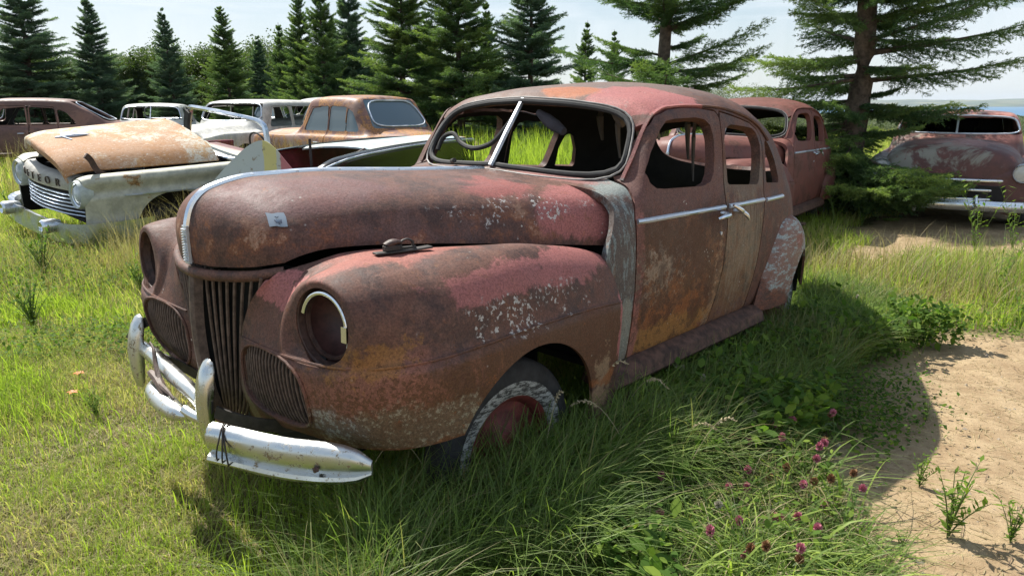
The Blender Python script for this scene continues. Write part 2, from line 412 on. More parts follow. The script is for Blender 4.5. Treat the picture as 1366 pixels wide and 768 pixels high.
def drip(parent):
    for s in (1, -1):
        pts = []
        for x, z in ((-.90, 1.22), (-.97, 1.33), (-1.04, 1.42), (-1.12, 1.488), (-1.24, 1.518), (-1.45, 1.53), (-1.70, 1.518), (-1.95, 1.485), (-2.12, 1.45), (-2.22, 1.40), (-2.30, 1.34)):
            M = GBf[GBf[:, 1] > .655]; p = M[np.argmin((M[:, 0]-x)**2+(M[:, 2]-z)**2)]; pts.append((p[0], s*(p[1]+.004), p[2]))
        MB().tube(pts, 1., prof=[(-.004, -.007), (.010, -.004), (.012, .004), (-.004, .008)] if s > 0 else [(.004, -.007), (-.010, -.004), (-.012, .004), (.004, .008)], smoothn=60).build('drip_rail', P_BODY, parent)
def lerp(a, b, t): return tuple(np.array(a)*(1-t)+np.array(b)*t)
def body_ctrl():
    A = [(-.60, .76, .36), (-.60, .78, .44), (-.62, .785, .70), (-.68, .78, .95), (-.72, .77, 1.03), (-.745, .75, 1.09), (-.75, .72, 1.125), (-.755, .67, 1.15), (-.755, .60, 1.165), (-.75, .44, 1.18), (-.74, .22, 1.195), (-.73, 0, 1.205)]
    B0 = [(-.70, .76, .36), (-.70, .785, .44), (-.72, .80, .72), (-.76, .795, .98), (-.80, .785, 1.05), (-.84, .765, 1.11), (-.855, .735, 1.145), (-.86, .69, 1.17), (-.86, .61, 1.18), (-.84, .46, 1.19), (-.80, .25, 1.205), (-.77, 0, 1.212)]
    B = [(-.76, .76, .36), (-.76, .787, .44), (-.78, .81, .74), (-.82, .80, 1.0), (-.86, .79, 1.065), (-.895, .77, 1.13), (-.915, .735, 1.17), (-.915, .69, 1.19), (-.90, .60, 1.20), (-.865, .45, 1.207), (-.815, .25, 1.215), (-.785, 0, 1.222)]
    Cm = [(-.84, .76, .36), (-.84, .79, .44), (-.86, .815, .75), (-.90, .808, 1.0), (-.93, .798, 1.07), (-.96, .782, 1.14), (-.99, .757, 1.24), (-1.015, .725, 1.32), (-1.02, .665, 1.36), (-.985, .44, 1.375), (-.93, .24, 1.39), (-.895, 0, 1.40)]
    Ct = [(-.93, .76, .36), (-.93, .79, .44), (-.95, .818, .75), (-.98, .81, 1.0), (-1.0, .798, 1.07), (-1.03, .783, 1.14), (-1.07, .752, 1.285), (-1.10, .715, 1.40), (-1.115, .665, 1.475), (-1.10, .50, 1.518), (-1.055, .25, 1.54), (-1.02, 0, 1.55)]
    D0 = [(-1.05, .76, .36), (-1.05, .79, .44), (-1.07, .82, .75), (-1.08, .81, 1.0), (-1.1, .798, 1.07), (-1.12, .784, 1.14), (-1.16, .755, 1.295), (-1.18, .718, 1.42), (-1.185, .68, 1.49), (-1.17, .52, 1.548), (-1.14, .26, 1.575), (-1.12, 0, 1.585)]
    def S(x, ys, zs): return [(x, y, z) for y, z in zip(ys, zs)]
    D = S(-1.38, (.745, .79, .825, .812, .80, .786, .757, .722, .688, .53, .29, 0), (.36, .44, .75, 1.0, 1.07, 1.14, 1.30, 1.432, 1.50, 1.568, 1.607, 1.62))
    E_ = S(-1.78, (.745, .79, .828, .815, .802, .788, .760, .724, .69, .53, .29, 0), (.36, .44, .75, 1.0, 1.07, 1.14, 1.30, 1.435, 1.505, 1.582, 1.63, 1.645))
    F_ = S(-2.18, (.745, .79, .82, .805, .79, .775, .745, .70, .66, .51, .28, 0), (.36, .44, .75, 1.0, 1.07, 1.14, 1.285, 1.40, 1.465, 1.56, 1.615, 1.63))
    G = S(-2.5, (.74, .78, .805, .785, .765, .745, .695, .635, .585, .455, .25, 0), (.36, .44, .75, 1.0, 1.065, 1.13, 1.26, 1.36, 1.42, 1.51, 1.57, 1.59))
    H = S(-2.85, (.66, .69, .705, .675, .65, .625, .575, .53, .49, .38, .21, 0), (.36, .44, .74, .97, 1.04, 1.10, 1.21, 1.30, 1.355, 1.44, 1.50, 1.52))
    I = S(-3.2, (.54, .57, .585, .55, .53, .50, .45, .41, .38, .29, .17, 0), (.38, .46, .70, .90, .96, 1.02, 1.12, 1.19, 1.23, 1.31, 1.36, 1.38))
    J = S(-3.55, (.42, .44, .45, .42, .40, .37, .33, .30, .27, .21, .12, 0), (.42, .48, .64, .80, .85, .89, .97, 1.03, 1.06, 1.12, 1.16, 1.18))
    K = S(-3.82, (.28, .30, .31, .28, .26, .24, .21, .19, .17, .13, .08, 0), (.46, .50, .60, .68, .72, .75, .80, .83, .85, .88, .90, .91))
    L = S(-3.88, (.18, .18, .18, .16, .15, .14, .12, .10, .09, .07, .04, 0), (.52, .54, .58, .62, .64, .65, .67, .69, .70, .71, .72, .72))
    return [A, B0, B, Cm, Ct, D0, D, E_, F_, G, H, I, J, K, L]
W_FRONT = ([(-.973, 1.235), (-.985, 1.19), (-1.03, 1.165), (-1.10, 1.158), (-1.45, 1.147), (-1.52, 1.162), (-1.555, 1.20), (-1.575, 1.27), (-1.590, 1.37), (-1.575, 1.43), (-1.53, 1.455), (-1.45, 1.463), (-1.265, 1.457), (-1.19, 1.448), (-1.13, 1.41), (-1.03, 1.315)], .002)
W_REAR = ([(-1.70, 1.147), (-1.715, 1.135), (-2.06, 1.112), (-2.085, 1.13), (-2.12, 1.215), (-2.15, 1.32), (-2.14, 1.38), (-2.09, 1.405), (-1.99, 1.415), (-1.80, 1.428), (-1.735, 1.41), (-1.70, 1.35)], .002)
W_QUART = ([(-2.195, 1.112), (-2.20, 1.23), (-2.24, 1.325), (-2.27, 1.335), (-2.31, 1.32), (-2.375, 1.22), (-2.395, 1.12), (-2.38, 1.10)], .002)
D_FRONT = [(-.845, .40), (-.845, 1.05), (-.865, 1.12), (-.905, 1.20), (-.98, 1.32), (-1.06, 1.42), (-1.13, 1.475), (-1.24, 1.502), (-1.364, 1.512), (-1.523, 1.510), (-1.67, 1.497), (-1.69, 1.46), (-1.668, 1.30), (-1.655, 1.15), (-1.66, 1.05), (-1.672, .966), (-1.66, .80), (-1.63, .59), (-1.60, .40)]
D_REAR = [(-1.60, .40), (-1.63, .59), (-1.66, .80), (-1.672, .966), (-1.66, 1.05), (-1.655, 1.15), (-1.668, 1.30), (-1.69, 1.46), (-1.71, 1.495), (-1.92, 1.462), (-2.08, 1.435), (-2.17, 1.40), (-2.195, 1.36), (-2.17, 1.23), (-2.145, 1.09), (-2.13, .95), (-2.095, .76), (-2.06, .55), (-2.04, .40)]
def side(V, poly, r=0., ymin=.45): return np.maximum(poly_sdf(V[:, [0, 2]], poly, r), ymin-np.abs(V[:, 1]))
def oval(V, c, r, axes, p=2.): 
    a = np.abs((V[:, axes[0]]-c[0])/r[0])**p+np.abs((V[:, axes[1]]-c[1])/r[1])**p
    return (a**(1/p)-1)*min(r)
WS = [(.0, 1.240), (.57, 1.212), (.64, 1.235), (.605, 1.425), (.53, 1.478), (.25, 1.508), (0, 1.518)]
WSF = WS+[(-y, z) for y, z in WS[::-1][1:-1]]
def ford_body(parent):
    G = patch(body_ctrl(), 270, 110); V = G.reshape(-1, 3); F = grid_faces(270, 110)
    V, F = mirror(V, F)
    # near-side: two-sided mesh; windows and doors on both sides
    wins = lambda V: np.minimum.reduce([side(V, *W_FRONT), side(V, *W_REAR), side(V, *W_QUART)])
    V0, F0 = clip(V, F, lambda V: np.maximum(poly_sdf(V[:, [1, 2]], WSF, .02), -1.2-V[:, 0]))
    Vw, Fw = clip(V0, F0, wins)
    Vb, Fb = clip(Vw, Fw, lambda V: np.minimum(side(V, D_FRONT), side(V, D_REAR))-.0045)
    # rear window (in the fastback)
    Vb, Fb = clip(Vb, Fb, lambda V: np.maximum(oval(V, (0, 1.24), (.46, .17), (1, 2), 2.8), V[:, 0]+2.75))
    Vb, Fb = clip(Vb, Fb, lambda V: np.maximum(oval(V, (-2.76, .33), (.36, .36), (0, 2)), .3-np.abs(V[:, 1])))
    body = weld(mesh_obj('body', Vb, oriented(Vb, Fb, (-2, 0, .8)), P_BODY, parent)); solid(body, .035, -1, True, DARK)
    for nm, poly, mt in (('front_door', D_FRONT, P_FD), ('rear_door', D_REAR, P_RD)):
        for s in (1, -1):
            Vd, Fd = clip(Vw, Fw, lambda V: np.minimum(-side(V, poly)-.0045, s*V[:, 1]-.3))
            d = mesh_obj(nm, Vd, oriented(Vd, Fd, (-1.6, 0, .8)), mt, parent); solid(d, .05, -1, True, DARK)
            if s == 1: doors[nm] = d
    return G
doors = {}
GB = ford_body(sedan)
GBf = GB.reshape(-1, 3)
drip(sedan)
def surf(ax, val2, ax2, val3, ref, side_y=None):
    "coordinate on the body grid closest to given two coords"
    M = GBf if ref is None else GBf[ref(GBf)]
    return M[np.argmin((M[:, ax]-val2)**2+(M[:, ax2]-val3)**2)]
# ---- hood
HOOD = [
 [(.695, 0, .965), (.705, 0, 1.06), (.685, 0, 1.15), (.615, 0, 1.215), (.45, 0, 1.248), (.15, 0, 1.25), (-.3, 0, 1.228), (-.725, 0, 1.212)],
 [(.685, .09, .967), (.69, .10, 1.06), (.665, .11, 1.145), (.59, .13, 1.203), (.43, .15, 1.235), (.14, .17, 1.24), (-.3, .20, 1.218), (-.73, .23, 1.203)],
 [(.655, .20, .975), (.655, .21, 1.06), (.625, .23, 1.125), (.54, .26, 1.17), (.40, .29, 1.197), (.12, .33, 1.205), (-.31, .39, 1.19), (-.745, .45, 1.182)],
 [(.615, .29, .985), (.61, .30, 1.05), (.575, .315, 1.10), (.49, .34, 1.13), (.37, .37, 1.15), (.11, .42, 1.155), (-.33, .50, 1.145), (-.775, .61, 1.14)],
 [(.58, .335, .995), (.57, .345, 1.035), (.53, .36, 1.065), (.45, .385, 1.085), (.33, .415, 1.095), (.09, .465, 1.095), (-.35, .565, 1.07), (-.80, .70, 1.06)],
 [(.55, .36, 1.0), (.53, .37, 1.01), (.48, .385, 1.025), (.41, .405, 1.035), (.30, .435, 1.035), (.07, .495, 1.02), (-.37, .60, .975), (-.80, .735, .93)]]
def ford_hood(parent):
    V = patch(HOOD, 70, 160).reshape(-1, 3); F = grid_faces(70, 160); V, F = mirror(V, F)
    V, F = clip(V, F, lambda V: np.where(V[:, 0] < -.6, -(poly_sdf(np.stack([V[:, 0], V[:, 2]], 1), [(-.5, .5), (-.70, 1.02), (-.70, 1.3), (-.5, 1.3), (0, 1.3), (0, .5)], .085)), 1.) if False else 1+V[:, 0]*0)
    h = weld(mesh_obj('hood', V, oriented(V, F, (0, 0, .9)), P_HOOD, parent)); solid(h, .012, -1, True, DARK)
    crest = patch([HOOD[0], HOOD[1]], 2, 90)[0]
    t = MB().tube([(p[0]+(.004 if i < 30 else 0), 0, p[2]+.004) for i, p in enumerate(crest)], 1., prof=[(-.013, -.006), (-.011, .004), (0, .009), (.011, .004), (.013, -.006)])
    t.build('hood_trim', CHROME_B, parent)
    t = MB()
    for i in range(13): t.box((.713, 0, .975+i*.009), (.012, .030, .004))
    t.box((.708, 0, 1.03), (.01, .034, .13)); t.build('nose_badge', ALU, parent, smooth=False)
    nose = [(p[0]+.004, p[1], p[2]-.03) for p in patch([[r[0] for r in HOOD]]*2, 2, 30)[0]]
    pts = [(x, -y, z) for x, y, z in nose[::-1]]+nose[1:]
    MB().tube(pts, .019, 10).build('nose_moulding', P_PLAIN, parent)
ford_hood(sedan)
# ---- front fenders
FEN = [
 [(.60, .15, .40), (.60, .32, .43), (.585, .50, .45), (.56, .66, .46), (.48, .83, .475), (.32, .92, .49), (.05, .94, .45), (-.3, .92, .34), (-.58, .90, .27), (-.655, .82, .27)],
 [(.635, .16, .55), (.655, .33, .56), (.65, .50, .57), (.625, .66, .58), (.53, .84, .59), (.33, .93, .60), (.05, .95, .60), (-.3, .935, .58), (-.60, .905, .5), (-.68, .82, .5)],
 [(.64, .18, .70), (.665, .34, .715), (.665, .50, .72), (.64, .66, .722), (.545, .84, .73), (.33, .93, .735), (.05, .945, .742), (-.3, .93, .738), (-.62, .90, .71), (-.70, .815, .68)],
 [(.64, .20, .745), (.652, .35, .752), (.65, .50, .755), (.625, .655, .757), (.53, .822, .765), (.30, .905, .775), (.04, .917, .785), (-.32, .905, .78), (-.63, .88, .752), (-.71, .80, .73)],
 [(.64, .26, .84), (.62, .38, .85), (.61, .50, .855), (.585, .65, .86), (.50, .79, .87), (.27, .875, .88), (0, .885, .89), (-.34, .865, .88), (-.65, .835, .82), (-.72, .775, .78)],
 [(.63, .32, .915), (.585, .41, .935), (.555, .51, .95), (.515, .64, .965), (.42, .755, .965), (.2, .815, .975), (-.05, .83, .975), (-.36, .81, .95), (-.66, .795, .87), (-.725, .755, .82)],
 [(.61, .355, .95), (.53, .42, .985), (.47, .49, 1.0), (.38, .60, 1.02), (.25, .68, 1.025), (.08, .72, 1.025), (-.12, .735, 1.02), (-.38, .73, .985), (-.68, .745, .905), (-.73, .74, .85)],
 [(.575, .365, .975), (.48, .41, 1.0), (.37, .44, 1.022), (.24, .465, 1.02), (.1, .505, 1.01), (-.05, .535, 1.0), (-.2, .57, .985), (-.42, .63, .945), (-.70, .69, .89), (-.74, .72, .86)]]
def sstep(x, a, b): t = np.clip((x-a)/(b-a), 0, 1); return t*t*(3-2*t)
def ford_fender(parent, s):
    V = patch(FEN, 120, 190).reshape(-1, 3); F = grid_faces(120, 190)
    d = np.hypot(V[:, 1]-.648, V[:, 2]-.858)
    w = (V[:, 0] > .30)
    tgt = .585-(V[:, 1]-.648)*.13-(V[:, 2]-.86)*.02; zl = sstep(V[:, 2], .715, .79); f1 = (1-sstep(d, .135, .20))*zl
    V[:, 0] = np.where(w, V[:, 0]*(1-f1)+np.maximum(tgt, V[:, 0]*0+tgt)*f1, V[:, 0])
    V[:, 0] += np.where(w, .022*(1-sstep(d, .17, .215))*zl, 0)
    V, F = clip(V, F, lambda V: np.maximum(oval(V, (-.055, .35), (.365, .36), (0, 2)), .6-V[:, 1]))
    V, F = clip(V, F, lambda V: np.maximum(oval(V, (.41, .615), (.195, .122), (1, 2), 2.8), .4-V[:, 0]))
    V, F = clip(V, F, lambda V: np.maximum(oval(V, (.648, .860), (.116, .118), (1, 2)), .4-V[:, 0]))
    if s < 0: V = V*np.array([1, -1, 1])
    o = mesh_obj('front_fender', V, oriented(V, F, (0, s*.4, .7)), P_FEN, parent); solid(o, .014, -1, True, DARK)
    # headlight: outer ring, empty bucket, remains of the chrome rim
    c = (.590, s*.648, .860)
    n = Vector((.98, s*.13, .02)).normalized(); q = Vector((1, 0, 0)).rotation_difference(n).to_matrix().to_4x4()
    Mx = Matrix.Translation(c) @ q @ Matrix.Diagonal((1, .93, .97, 1))
    def place(mb, name, mat, par=parent, **k):
        mb.v = [tuple(Mx@Vector(v)) for v in mb.v]; return mb.build(name, mat, par, **k)
    ring = MB().lathe([(.128, -.03), (.137, -.004), (.139, .008), (.132, .014), (.124, .010), (.121, -.012), (.116, -.03)], ax='x', n=56)
    hl = place(ring, 'headlight', RUSTDK)
    place(MB().lathe([(.119, -.012), (.118, -.05), (.10, -.09), (.07, -.115), (.03, -.125), (.0005, -.127)], ax='x', n=48), 'headlight_bucket', BUCK, hl)
    place(MB().lathe([(.110, -.020), (.112, -.008), (.104, -.006), (.101, -.018)], ax='x', n=48), 'inner_ring', RUSTDK, hl)
    if s > 0:
        arc = [(.008, .104*math.cos(t), .104*math.sin(t)) for t in np.linspace(R_(5), R_(165), 40)]
        rim = MB().tube(arc, 1., prof=[(.008*math.cos(a), .006*math.sin(a)) for a in np.linspace(0, 2*math.pi, 13)[:-1]], up=(1, 0, 0))
        place(rim, 'headlight_rim', POL, hl)
        place(MB().box((.006, .100, -.008), (.02, .024, .05)), 'rim_clip', POL, hl, smooth=False)
        place(MB().lathe([(.022, -.06), (.018, -.045), (.0005, -.05)], c=(0, .055, -.075), ax='x', n=16), 'bulb_socket', ALU, hl)
    # side grille
    g = MB()
    def xs(y, z): 
        M = FG; return M[np.argmin((M[:, 1]-y)**2+(M[:, 2]-z)**2), 0]
    for i in range(19):
        y = .225+i*.0206; hz = .122*max(0, 1-abs((y-.41)/.195)**2.8)**(1/2.8)+.004
        pts = [(xs(y, z)-.012, s*y, z) for z in np.linspace(.615-hz, .615+hz, 7)]
        g.tube(pts, 1., prof=[(-.003, -.003), (-.0032, .002), (0, .005), (.0032, .002), (.003, -.003)], up=(1, 0, 0))
    g.build('side_grille', RUSTBAR, parent)
    bk = []; 
    for i in range(12):
        for j in range(8): y = .2+i*.039; z = .48+j*.039; bk.append((xs(y, z)-.055, s*y, z))
    o = mesh_obj('side_grille_backing', bk, grid_faces(12, 8, flip=s < 0), BLK, parent); solid(o, .01, 0)  # black sheet painted as the shade behind the side grille bars
    bead = [(xs(.41+.199*np.sign(math.cos(t))*abs(math.cos(t))**(2/2.8), .615+.126*np.sign(math.sin(t))*abs(math.sin(t))**(2/2.8))+.002, s*(.41+.199*np.sign(math.cos(t))*abs(math.cos(t))**(2/2.8)), .615+.126*np.sign(math.sin(t))*abs(math.sin(t))**(2/2.8)) for t in np.linspace(0, 2*math.pi, 60)]
    MB().tube(bead, .006, 6, up=(1, 0, 0), caps=False).build('grille_surround', P_FEN, parent)
    # seam bead between the upper and lower half of the fender
    r3 = min(range(120), key=lambda i: abs(FGg[i, 60, 2]-.752)); cr_ = [(p[0]+.002, s*(p[1]+.002), p[2]) for p in FGg[r3, 2:184:3]]
    MB().tube(cr_, .0045, 6).build('fender_bead', P_FEN, parent)
BLK = flat('grille_gap_shade', (.006, .006, .006), .95)  # near-black colour standing in for shade in the grille gaps
RUSTDK = flat('dark_rust', (.055, .028, .022), .55, var=.5, scale=30, bump=.4)
BUCK = flat('headlight_bucket_paint', (.075, .032, .028), .5, var=.4, scale=25)
POL = mk_chrome('polished_chrome', .15, (.85, .88, .92), .12)
FGg = patch(FEN, 120, 190); FG = FGg.reshape(-1, 3); FG = FG[(FG[:, 0] > .3) & (FG[:, 2] < .80)]
BLK = flat('grille_gap_shade', (.006, .006, .006), .95)
for s_ in (1, -1): ford_fender(sedan, s_)
# ---- centre grille
def ford_grille(parent):
    g = MB()
    for s in (1, -1):
        for i in range(1, 9):
            t = i/8.4; yt, yb = .345*t, .135*t; pts = []
            for k in np.linspace(0, 1, 9):
                y = yt*(1-k)**.75+yb*(1-(1-k)**.75); x0 = .672-.055*(y/.34)**1.5-.10*k*k*.4
                pts.append((x0, s*y, .955-k*.565))
            g.tube(pts, 1., prof=[(-.004, -.004), (-.0045, .002), (0, .006), (.0045, .002), (.004, -.004)], up=(1, 0, 0))
    g.build('centre_grille', RUSTBAR, parent)
    c = MB(); c.tube([(.70, 0, .955), (.712, 0, .75), (.70, 0, .55), (.665, 0, .385)], 1., prof=[(-.020, -.03), (-.016, .0), (-.006, .008), (.006, .008), (.016, .0), (.020, -.03)], up=(1, 0, 0), smoothn=20)
    c.build('grille_bar', RUSTBAR, parent)
    b = []
    for k in np.linspace(0, 1, 8):
        for y in np.linspace(-1, 1, 9): b.append((.575-.04*abs(y)-.03*k, y*(.38-.20*k), .96-k*.58))
    o = mesh_obj('grille_backing', b, grid_faces(8, 9), BLK, parent); solid(o, .01, 0)  # black sheet painted as the shade in the hollow centre grille
    MB().box((.50, 0, .64), (.02, .92, .66)).box((.60, 0, .67), (.18, .012, .52)).build('dark_radiator_box', BLK, parent, smooth=False)  # black box and middle plate added to keep the grille gaps dark
    MB().tube([(.63, -.17, .385), (.655, 0, .375), (.63, .17, .385)], .018, 8, smoothn=12).build('grille_lower_rail', P_PLAIN, parent)
ford_grille(sedan)
# ---- rear fenders
RF = [
 [(-2.44, .765, .865), (-2.50, .775, .885), (-2.64, .735, .89), (-2.85, .67, .85), (-3.1, .58, .76), (-3.35, .48, .62)],
 [(-2.37, .785, .835), (-2.44, .815, .865), (-2.60, .81, .865), (-2.85, .75, .81), (-3.1, .65, .71), (-3.4, .50, .56)],
 [(-2.28, .805, .73), (-2.37, .85, .76), (-2.58, .855, .765), (-2.86, .79, .71), (-3.15, .68, .61), (-3.45, .51, .48)],
 [(-2.20, .81, .58), (-2.31, .865, .62), (-2.57, .868, .62), (-2.87, .80, .58), (-3.18, .68, .5), (-3.46, .52, .40)],
 [(-2.13, .805, .38), (-2.26, .86, .38), (-2.56, .865, .38), (-2.88, .80, .36), (-3.2, .67, .36), (-3.46, .52, .36)]]
for s_ in (1, -1):
    V = patch(RF, 60, 100).reshape(-1, 3); F = grid_faces(60, 100)
    V, F = clip(V, F, lambda V: oval(V, (-2.76, .33), (.30, .325), (0, 2)))
    if s_ < 0: V = V*np.array([1, -1, 1])
    o = mesh_obj('rear_fender', V, oriented(V, F, (-2.9, s_*.5, .6)), P_RF, sedan); solid(o, .015, -1, True, DARK)
# ---- sills, running board
for s_ in (1, -1):
    MB().tube([(-.66, s_*.80, .395), (-2.15, s_*.805, .385)], 1., prof=[(-.05, .02), (.0, .028), (.05, .0), (.065, -.05), (.03, -.085), (-.05, -.08)] if s_ > 0 else [(-.05, .02), (-.05, -.08), (.03, -.085), (.065, -.05), (.05, 0), (0, .028)], up=(0, 0, 1)).build('sill', P_SILL, sedan)
    MB().tube([(-.68, s_*.84, .25), (-.95, s_*.86, .235), (-1.25, s_*.84, .20)], 1., prof=[(-.06, .015), (.05, .015), (.06, .0), (.05, -.02), (-.06, -.015)]).build('running_board', P_SILL, sedan)
# ---- wheels
def road_wheel(parent, loc, s, R=.345, W=.155, rim=.205, white=True, rimmat=None, steer=0, detail=48, wheelname='wheel'):
    w = bpy.data.objects.new(wheelname, None); COL.objects.link(w); w.parent = parent; w.location = loc; w.rotation_euler = (0, 0, steer)
    h = W/2
    pr = [(rim, h*.72), (rim+.012, h*.86), (rim+(R-rim)*.45, h*1.06), (R-.035, h*.96), (R-.01, h*.78), (R, h*.5), (R+.002, 0), (R, -h*.5), (R-.01, -h*.78), (R-.035, -h*.96), (rim+(R-rim)*.45, -h*1.06), (rim, -h*.8)]
    MB().lathe(pr, n=detail, sgn=s).build('tyre', TYRE, w)
    if white: MB().lathe([(rim+.004, h*.90), (rim+.012, h*1.0), (rim+(R-rim)*.34, h*1.09), (rim+(R-rim)*.46, h*1.085)], n=detail, sgn=s).build('whitewall', WHITEW, w)
    MB().lathe([(rim+.004, h*.9), (rim-.006, h*.80), (rim-.02, h*.55), (rim-.03, h*.25), (rim-.08, h*.22), (rim-.11, h*.5), (.07, h*.62), (.06, h*.75), (.0005, h*.78)], n=detail, sgn=s).build('rim', rimmat or REDRIM, w)
    return w
def mk_white():
    m = Mat('scuffed_whitewall', .7); n = m.noise(1, 6, .8, stretch=(30, 10, 90)); m.set(color=m.mix(m.step(n, .44, .56), (.36, .37, .36), (.04, .04, .04))); return m.m
WHITEW = mk_white()
REDRIM = flat('faded_red_rim', (.15, .032, .028), .6, var=.5, scale=12, bump=.2)
for x_, s_, st in ((-.055, 1, -.04), (-.055, -1, -.04), (-2.76, 1, 0), (-2.76, -1, 0)):
    road_wheel(sedan, (x_, s_*.765 if x_ > -1 else s_*.62, .28), s_, steer=st, W=.125, R=.335, rim=.20)
for s_ in (1, -1):   # inner wells
    for cx in (-.055, -2.76):
        V = [];
        for t in np.linspace(-.1, math.pi+.1, 24):
            for y in (.45, .905 if cx > -1 else .68): V.append((cx+.36*math.cos(t), s_*y, .33+.36*math.sin(t)))
        if cx < -1: o = mesh_obj('inner_fender', V, grid_faces(24, 2), DARK, sedan); solid(o, .01, 0)
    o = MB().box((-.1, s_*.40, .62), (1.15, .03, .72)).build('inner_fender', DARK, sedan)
# ---- windshield: divider, gasket
def ws_loop(off, dx, n=120, half=None):
    P = []
    # offset polygon contour sampled by angle about the centre of the opening
    for t in np.linspace(0, 2*math.pi, n, endpoint=False):
        c, s2 = math.cos(t), math.sin(t); lo, hi = 0, 1.2
        for _ in range(22):
            mi = (lo+hi)/2; d = poly_sdf(np.array([[mi*c, 1.37+mi*s2*1.0]]), WSF, .02+off)[0]
            if d < 0: lo = mi
            else: hi = mi
        y, z = lo*c, 1.37+lo*s2; M = GBf[(GBf[:, 0] > -1.25) & (GBf[:, 2] > 1.1)]
        x = M[np.argmin((M[:, 1]-abs(y))**2+(M[:, 2]-z)**2), 0]; P.append((x+dx, y, z))
    P = np.array(P)
    for _ in range(3): P = (np.roll(P, 1, 0)+2*P+np.roll(P, -1, 0))/4
    return list(P)+[P[0]]
MB().tube(ws_loop(-.008, -.004), .014, 8, up=(1, 0, 0), caps=False).build('windshield_gasket', BLACKRUB, sedan)
MB().tube(ws_loop(.010, .004), .005, 6, up=(1, 0, 0), caps=False).build('windshield_trim', flat('grey_trim', (.20, .19, .18), .55, var=.4, scale=20), sedan)
MB().tube([(-.775, 0, 1.225), (-.885, 0, 1.38), (-1.005, 0, 1.54)], 1., prof=[(-.012, -.006), (-.008, .008), (.008, .008), (.012, -.006)]).build('windshield_divider', ALU, sedan)
MB().tube([(-.97, -.60, 1.26), (-1.0, -.575, 1.335), (-1.0, -.50, 1.35), (-.98, -.42, 1.305), (-.95, -.30, 1.285), (-.95, -.18, 1.31), (-.97, -.09, 1.39), (-1.0, -.04, 1.47)], .013, 8, smoothn=50).build('hanging_gasket', BLACKRUB, sedan)
MB().tube([(-1.06, .05, 1.48), (-1.08, .10, 1.44), (-1.10, .16, 1.40), (-1.10, .19, 1.385)], [.015, .03, .032, .02], 10, smoothn=16).build('sun_visor_rag', flat('grey_felt', (.06, .06, .075), .95), sedan)
MB().tube([(-.80, -.30, 1.225), (-.78, -.26, 1.232)], .012, 8).build('wiper_stub', BLACKIRON, sedan)
# interior
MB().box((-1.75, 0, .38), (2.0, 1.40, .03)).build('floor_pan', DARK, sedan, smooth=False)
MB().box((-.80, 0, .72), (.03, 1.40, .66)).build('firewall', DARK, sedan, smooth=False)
MB().tube([(-.95, -.68, 1.08), (-.93, 0, 1.10), (-.95, .68, 1.08)], 1., prof=[(-.09, .06), (.04, .07), (.09, .03), (.09, -.12), (0, -.14), (-.07, -.02)], smoothn=10).build('dashboard', RUSTDK, sedan)
FOAM = flat('torn_foam', (.42, .38, .28), .95, var=.3)
for q in ((-2.55, .25, .80), (-2.75, .05, .86), (-2.45, -.05, .82)): MB().tube([(q[0]-.14, q[1]-.10, q[2]), (q[0], q[1], q[2]+.05), (q[0]+.12, q[1]+.16, q[2]-.01)], [.03, .06, .05, .02], 7, smoothn=9).build('torn_foam', FOAM, sedan)
SEATM = flat('rotten_seat', (.05, .04, .035), .95, var=.5, bump=.5)
MB().tube([(-2.75, -.55, .66), (-2.75, 0, .68), (-2.75, .55, .66)], 1., prof=[(-.10, -.35), (.05, -.35), (.10, -.05), (.04, .12), (-.04, .14), (-.10, .0)], smoothn=8).build('rear_seat', SEATM, sedan)
MB().tube([(-1.75, -.6, .60), (-1.75, .6, .60)], 1., prof=[(-.07, -.30), (.05, -.30), (.07, .0), (.03, .16), (-.03, .16), (-.08, .0)]).build('front_seat', SEATM, sedan)
for (x, y, z0, z1, r) in ((-1.42, .30, 1.60, 1.25, .012), (-1.36, .45, 1.58, 1.34, .01), (-2.05, .35, 1.62, 1.22, .014), (-2.0, .42, 1.6, 1.1, .01), (-2.1, -.3, 1.6, 1.3, .02), (-1.3, .60, 1.5, 1.36, .012), (-1.9, .1, 1.62, 1.45, .02), (-1.25, .42, 1.55, 1.42, .03)):
    MB().tube([(x, y, z0), (x+.03, y+.01, (z0+z1)/2), (x-.02, y, z1)], [r, r*1.3, r*.5], 5, smoothn=7).build('hanging_rag', flat('headliner_cloth', (.14, .12, .10), .95), sedan)
# ---- door furniture
for s_ in (1, -1):
    for nm, x0, x1 in (('front_door', -.855, -1.645), ('rear_door', -1.69, -2.13)):
        pts = []
        for x in np.linspace(x0, x1, 14):
            p = surf(0, x, 2, 1.035, lambda M: M[:, 1] > .6); pts.append((x, s_*(p[1]+.004), 1.035-.01*(abs(x)-.85)))
        MB().tube(pts, 1., prof=[(-.004, -.012), (.006, -.009), (.010, 0), (.006, .009), (-.004, .012)]).build('belt_trim', ALU, doors[nm] if s_ > 0 else sedan)
    pts = []
    for x in np.linspace(-2.16, -2.42, 8):
        p = surf(0, x, 2, 1.03, lambda M: M[:, 1] > .6); pts.append((x, s_*(p[1]+.004), 1.018))
    MB().tube(pts, 1., prof=[(-.004, -.012), (.006, -.009), (.010, 0), (.006, .009), (-.004, .012)]).build('belt_trim', ALU, sedan)
MB().tube([(-1.60, .80, 1.0), (-1.60, .86, 1.0), (-1.57, .872, 1.0), (-1.49, .872, .995), (-1.475, .865, .99)], [.012, .011, .012, .010, .006], 8, smoothn=20).build('door_handle', CHROME_B, doors['front_door'])
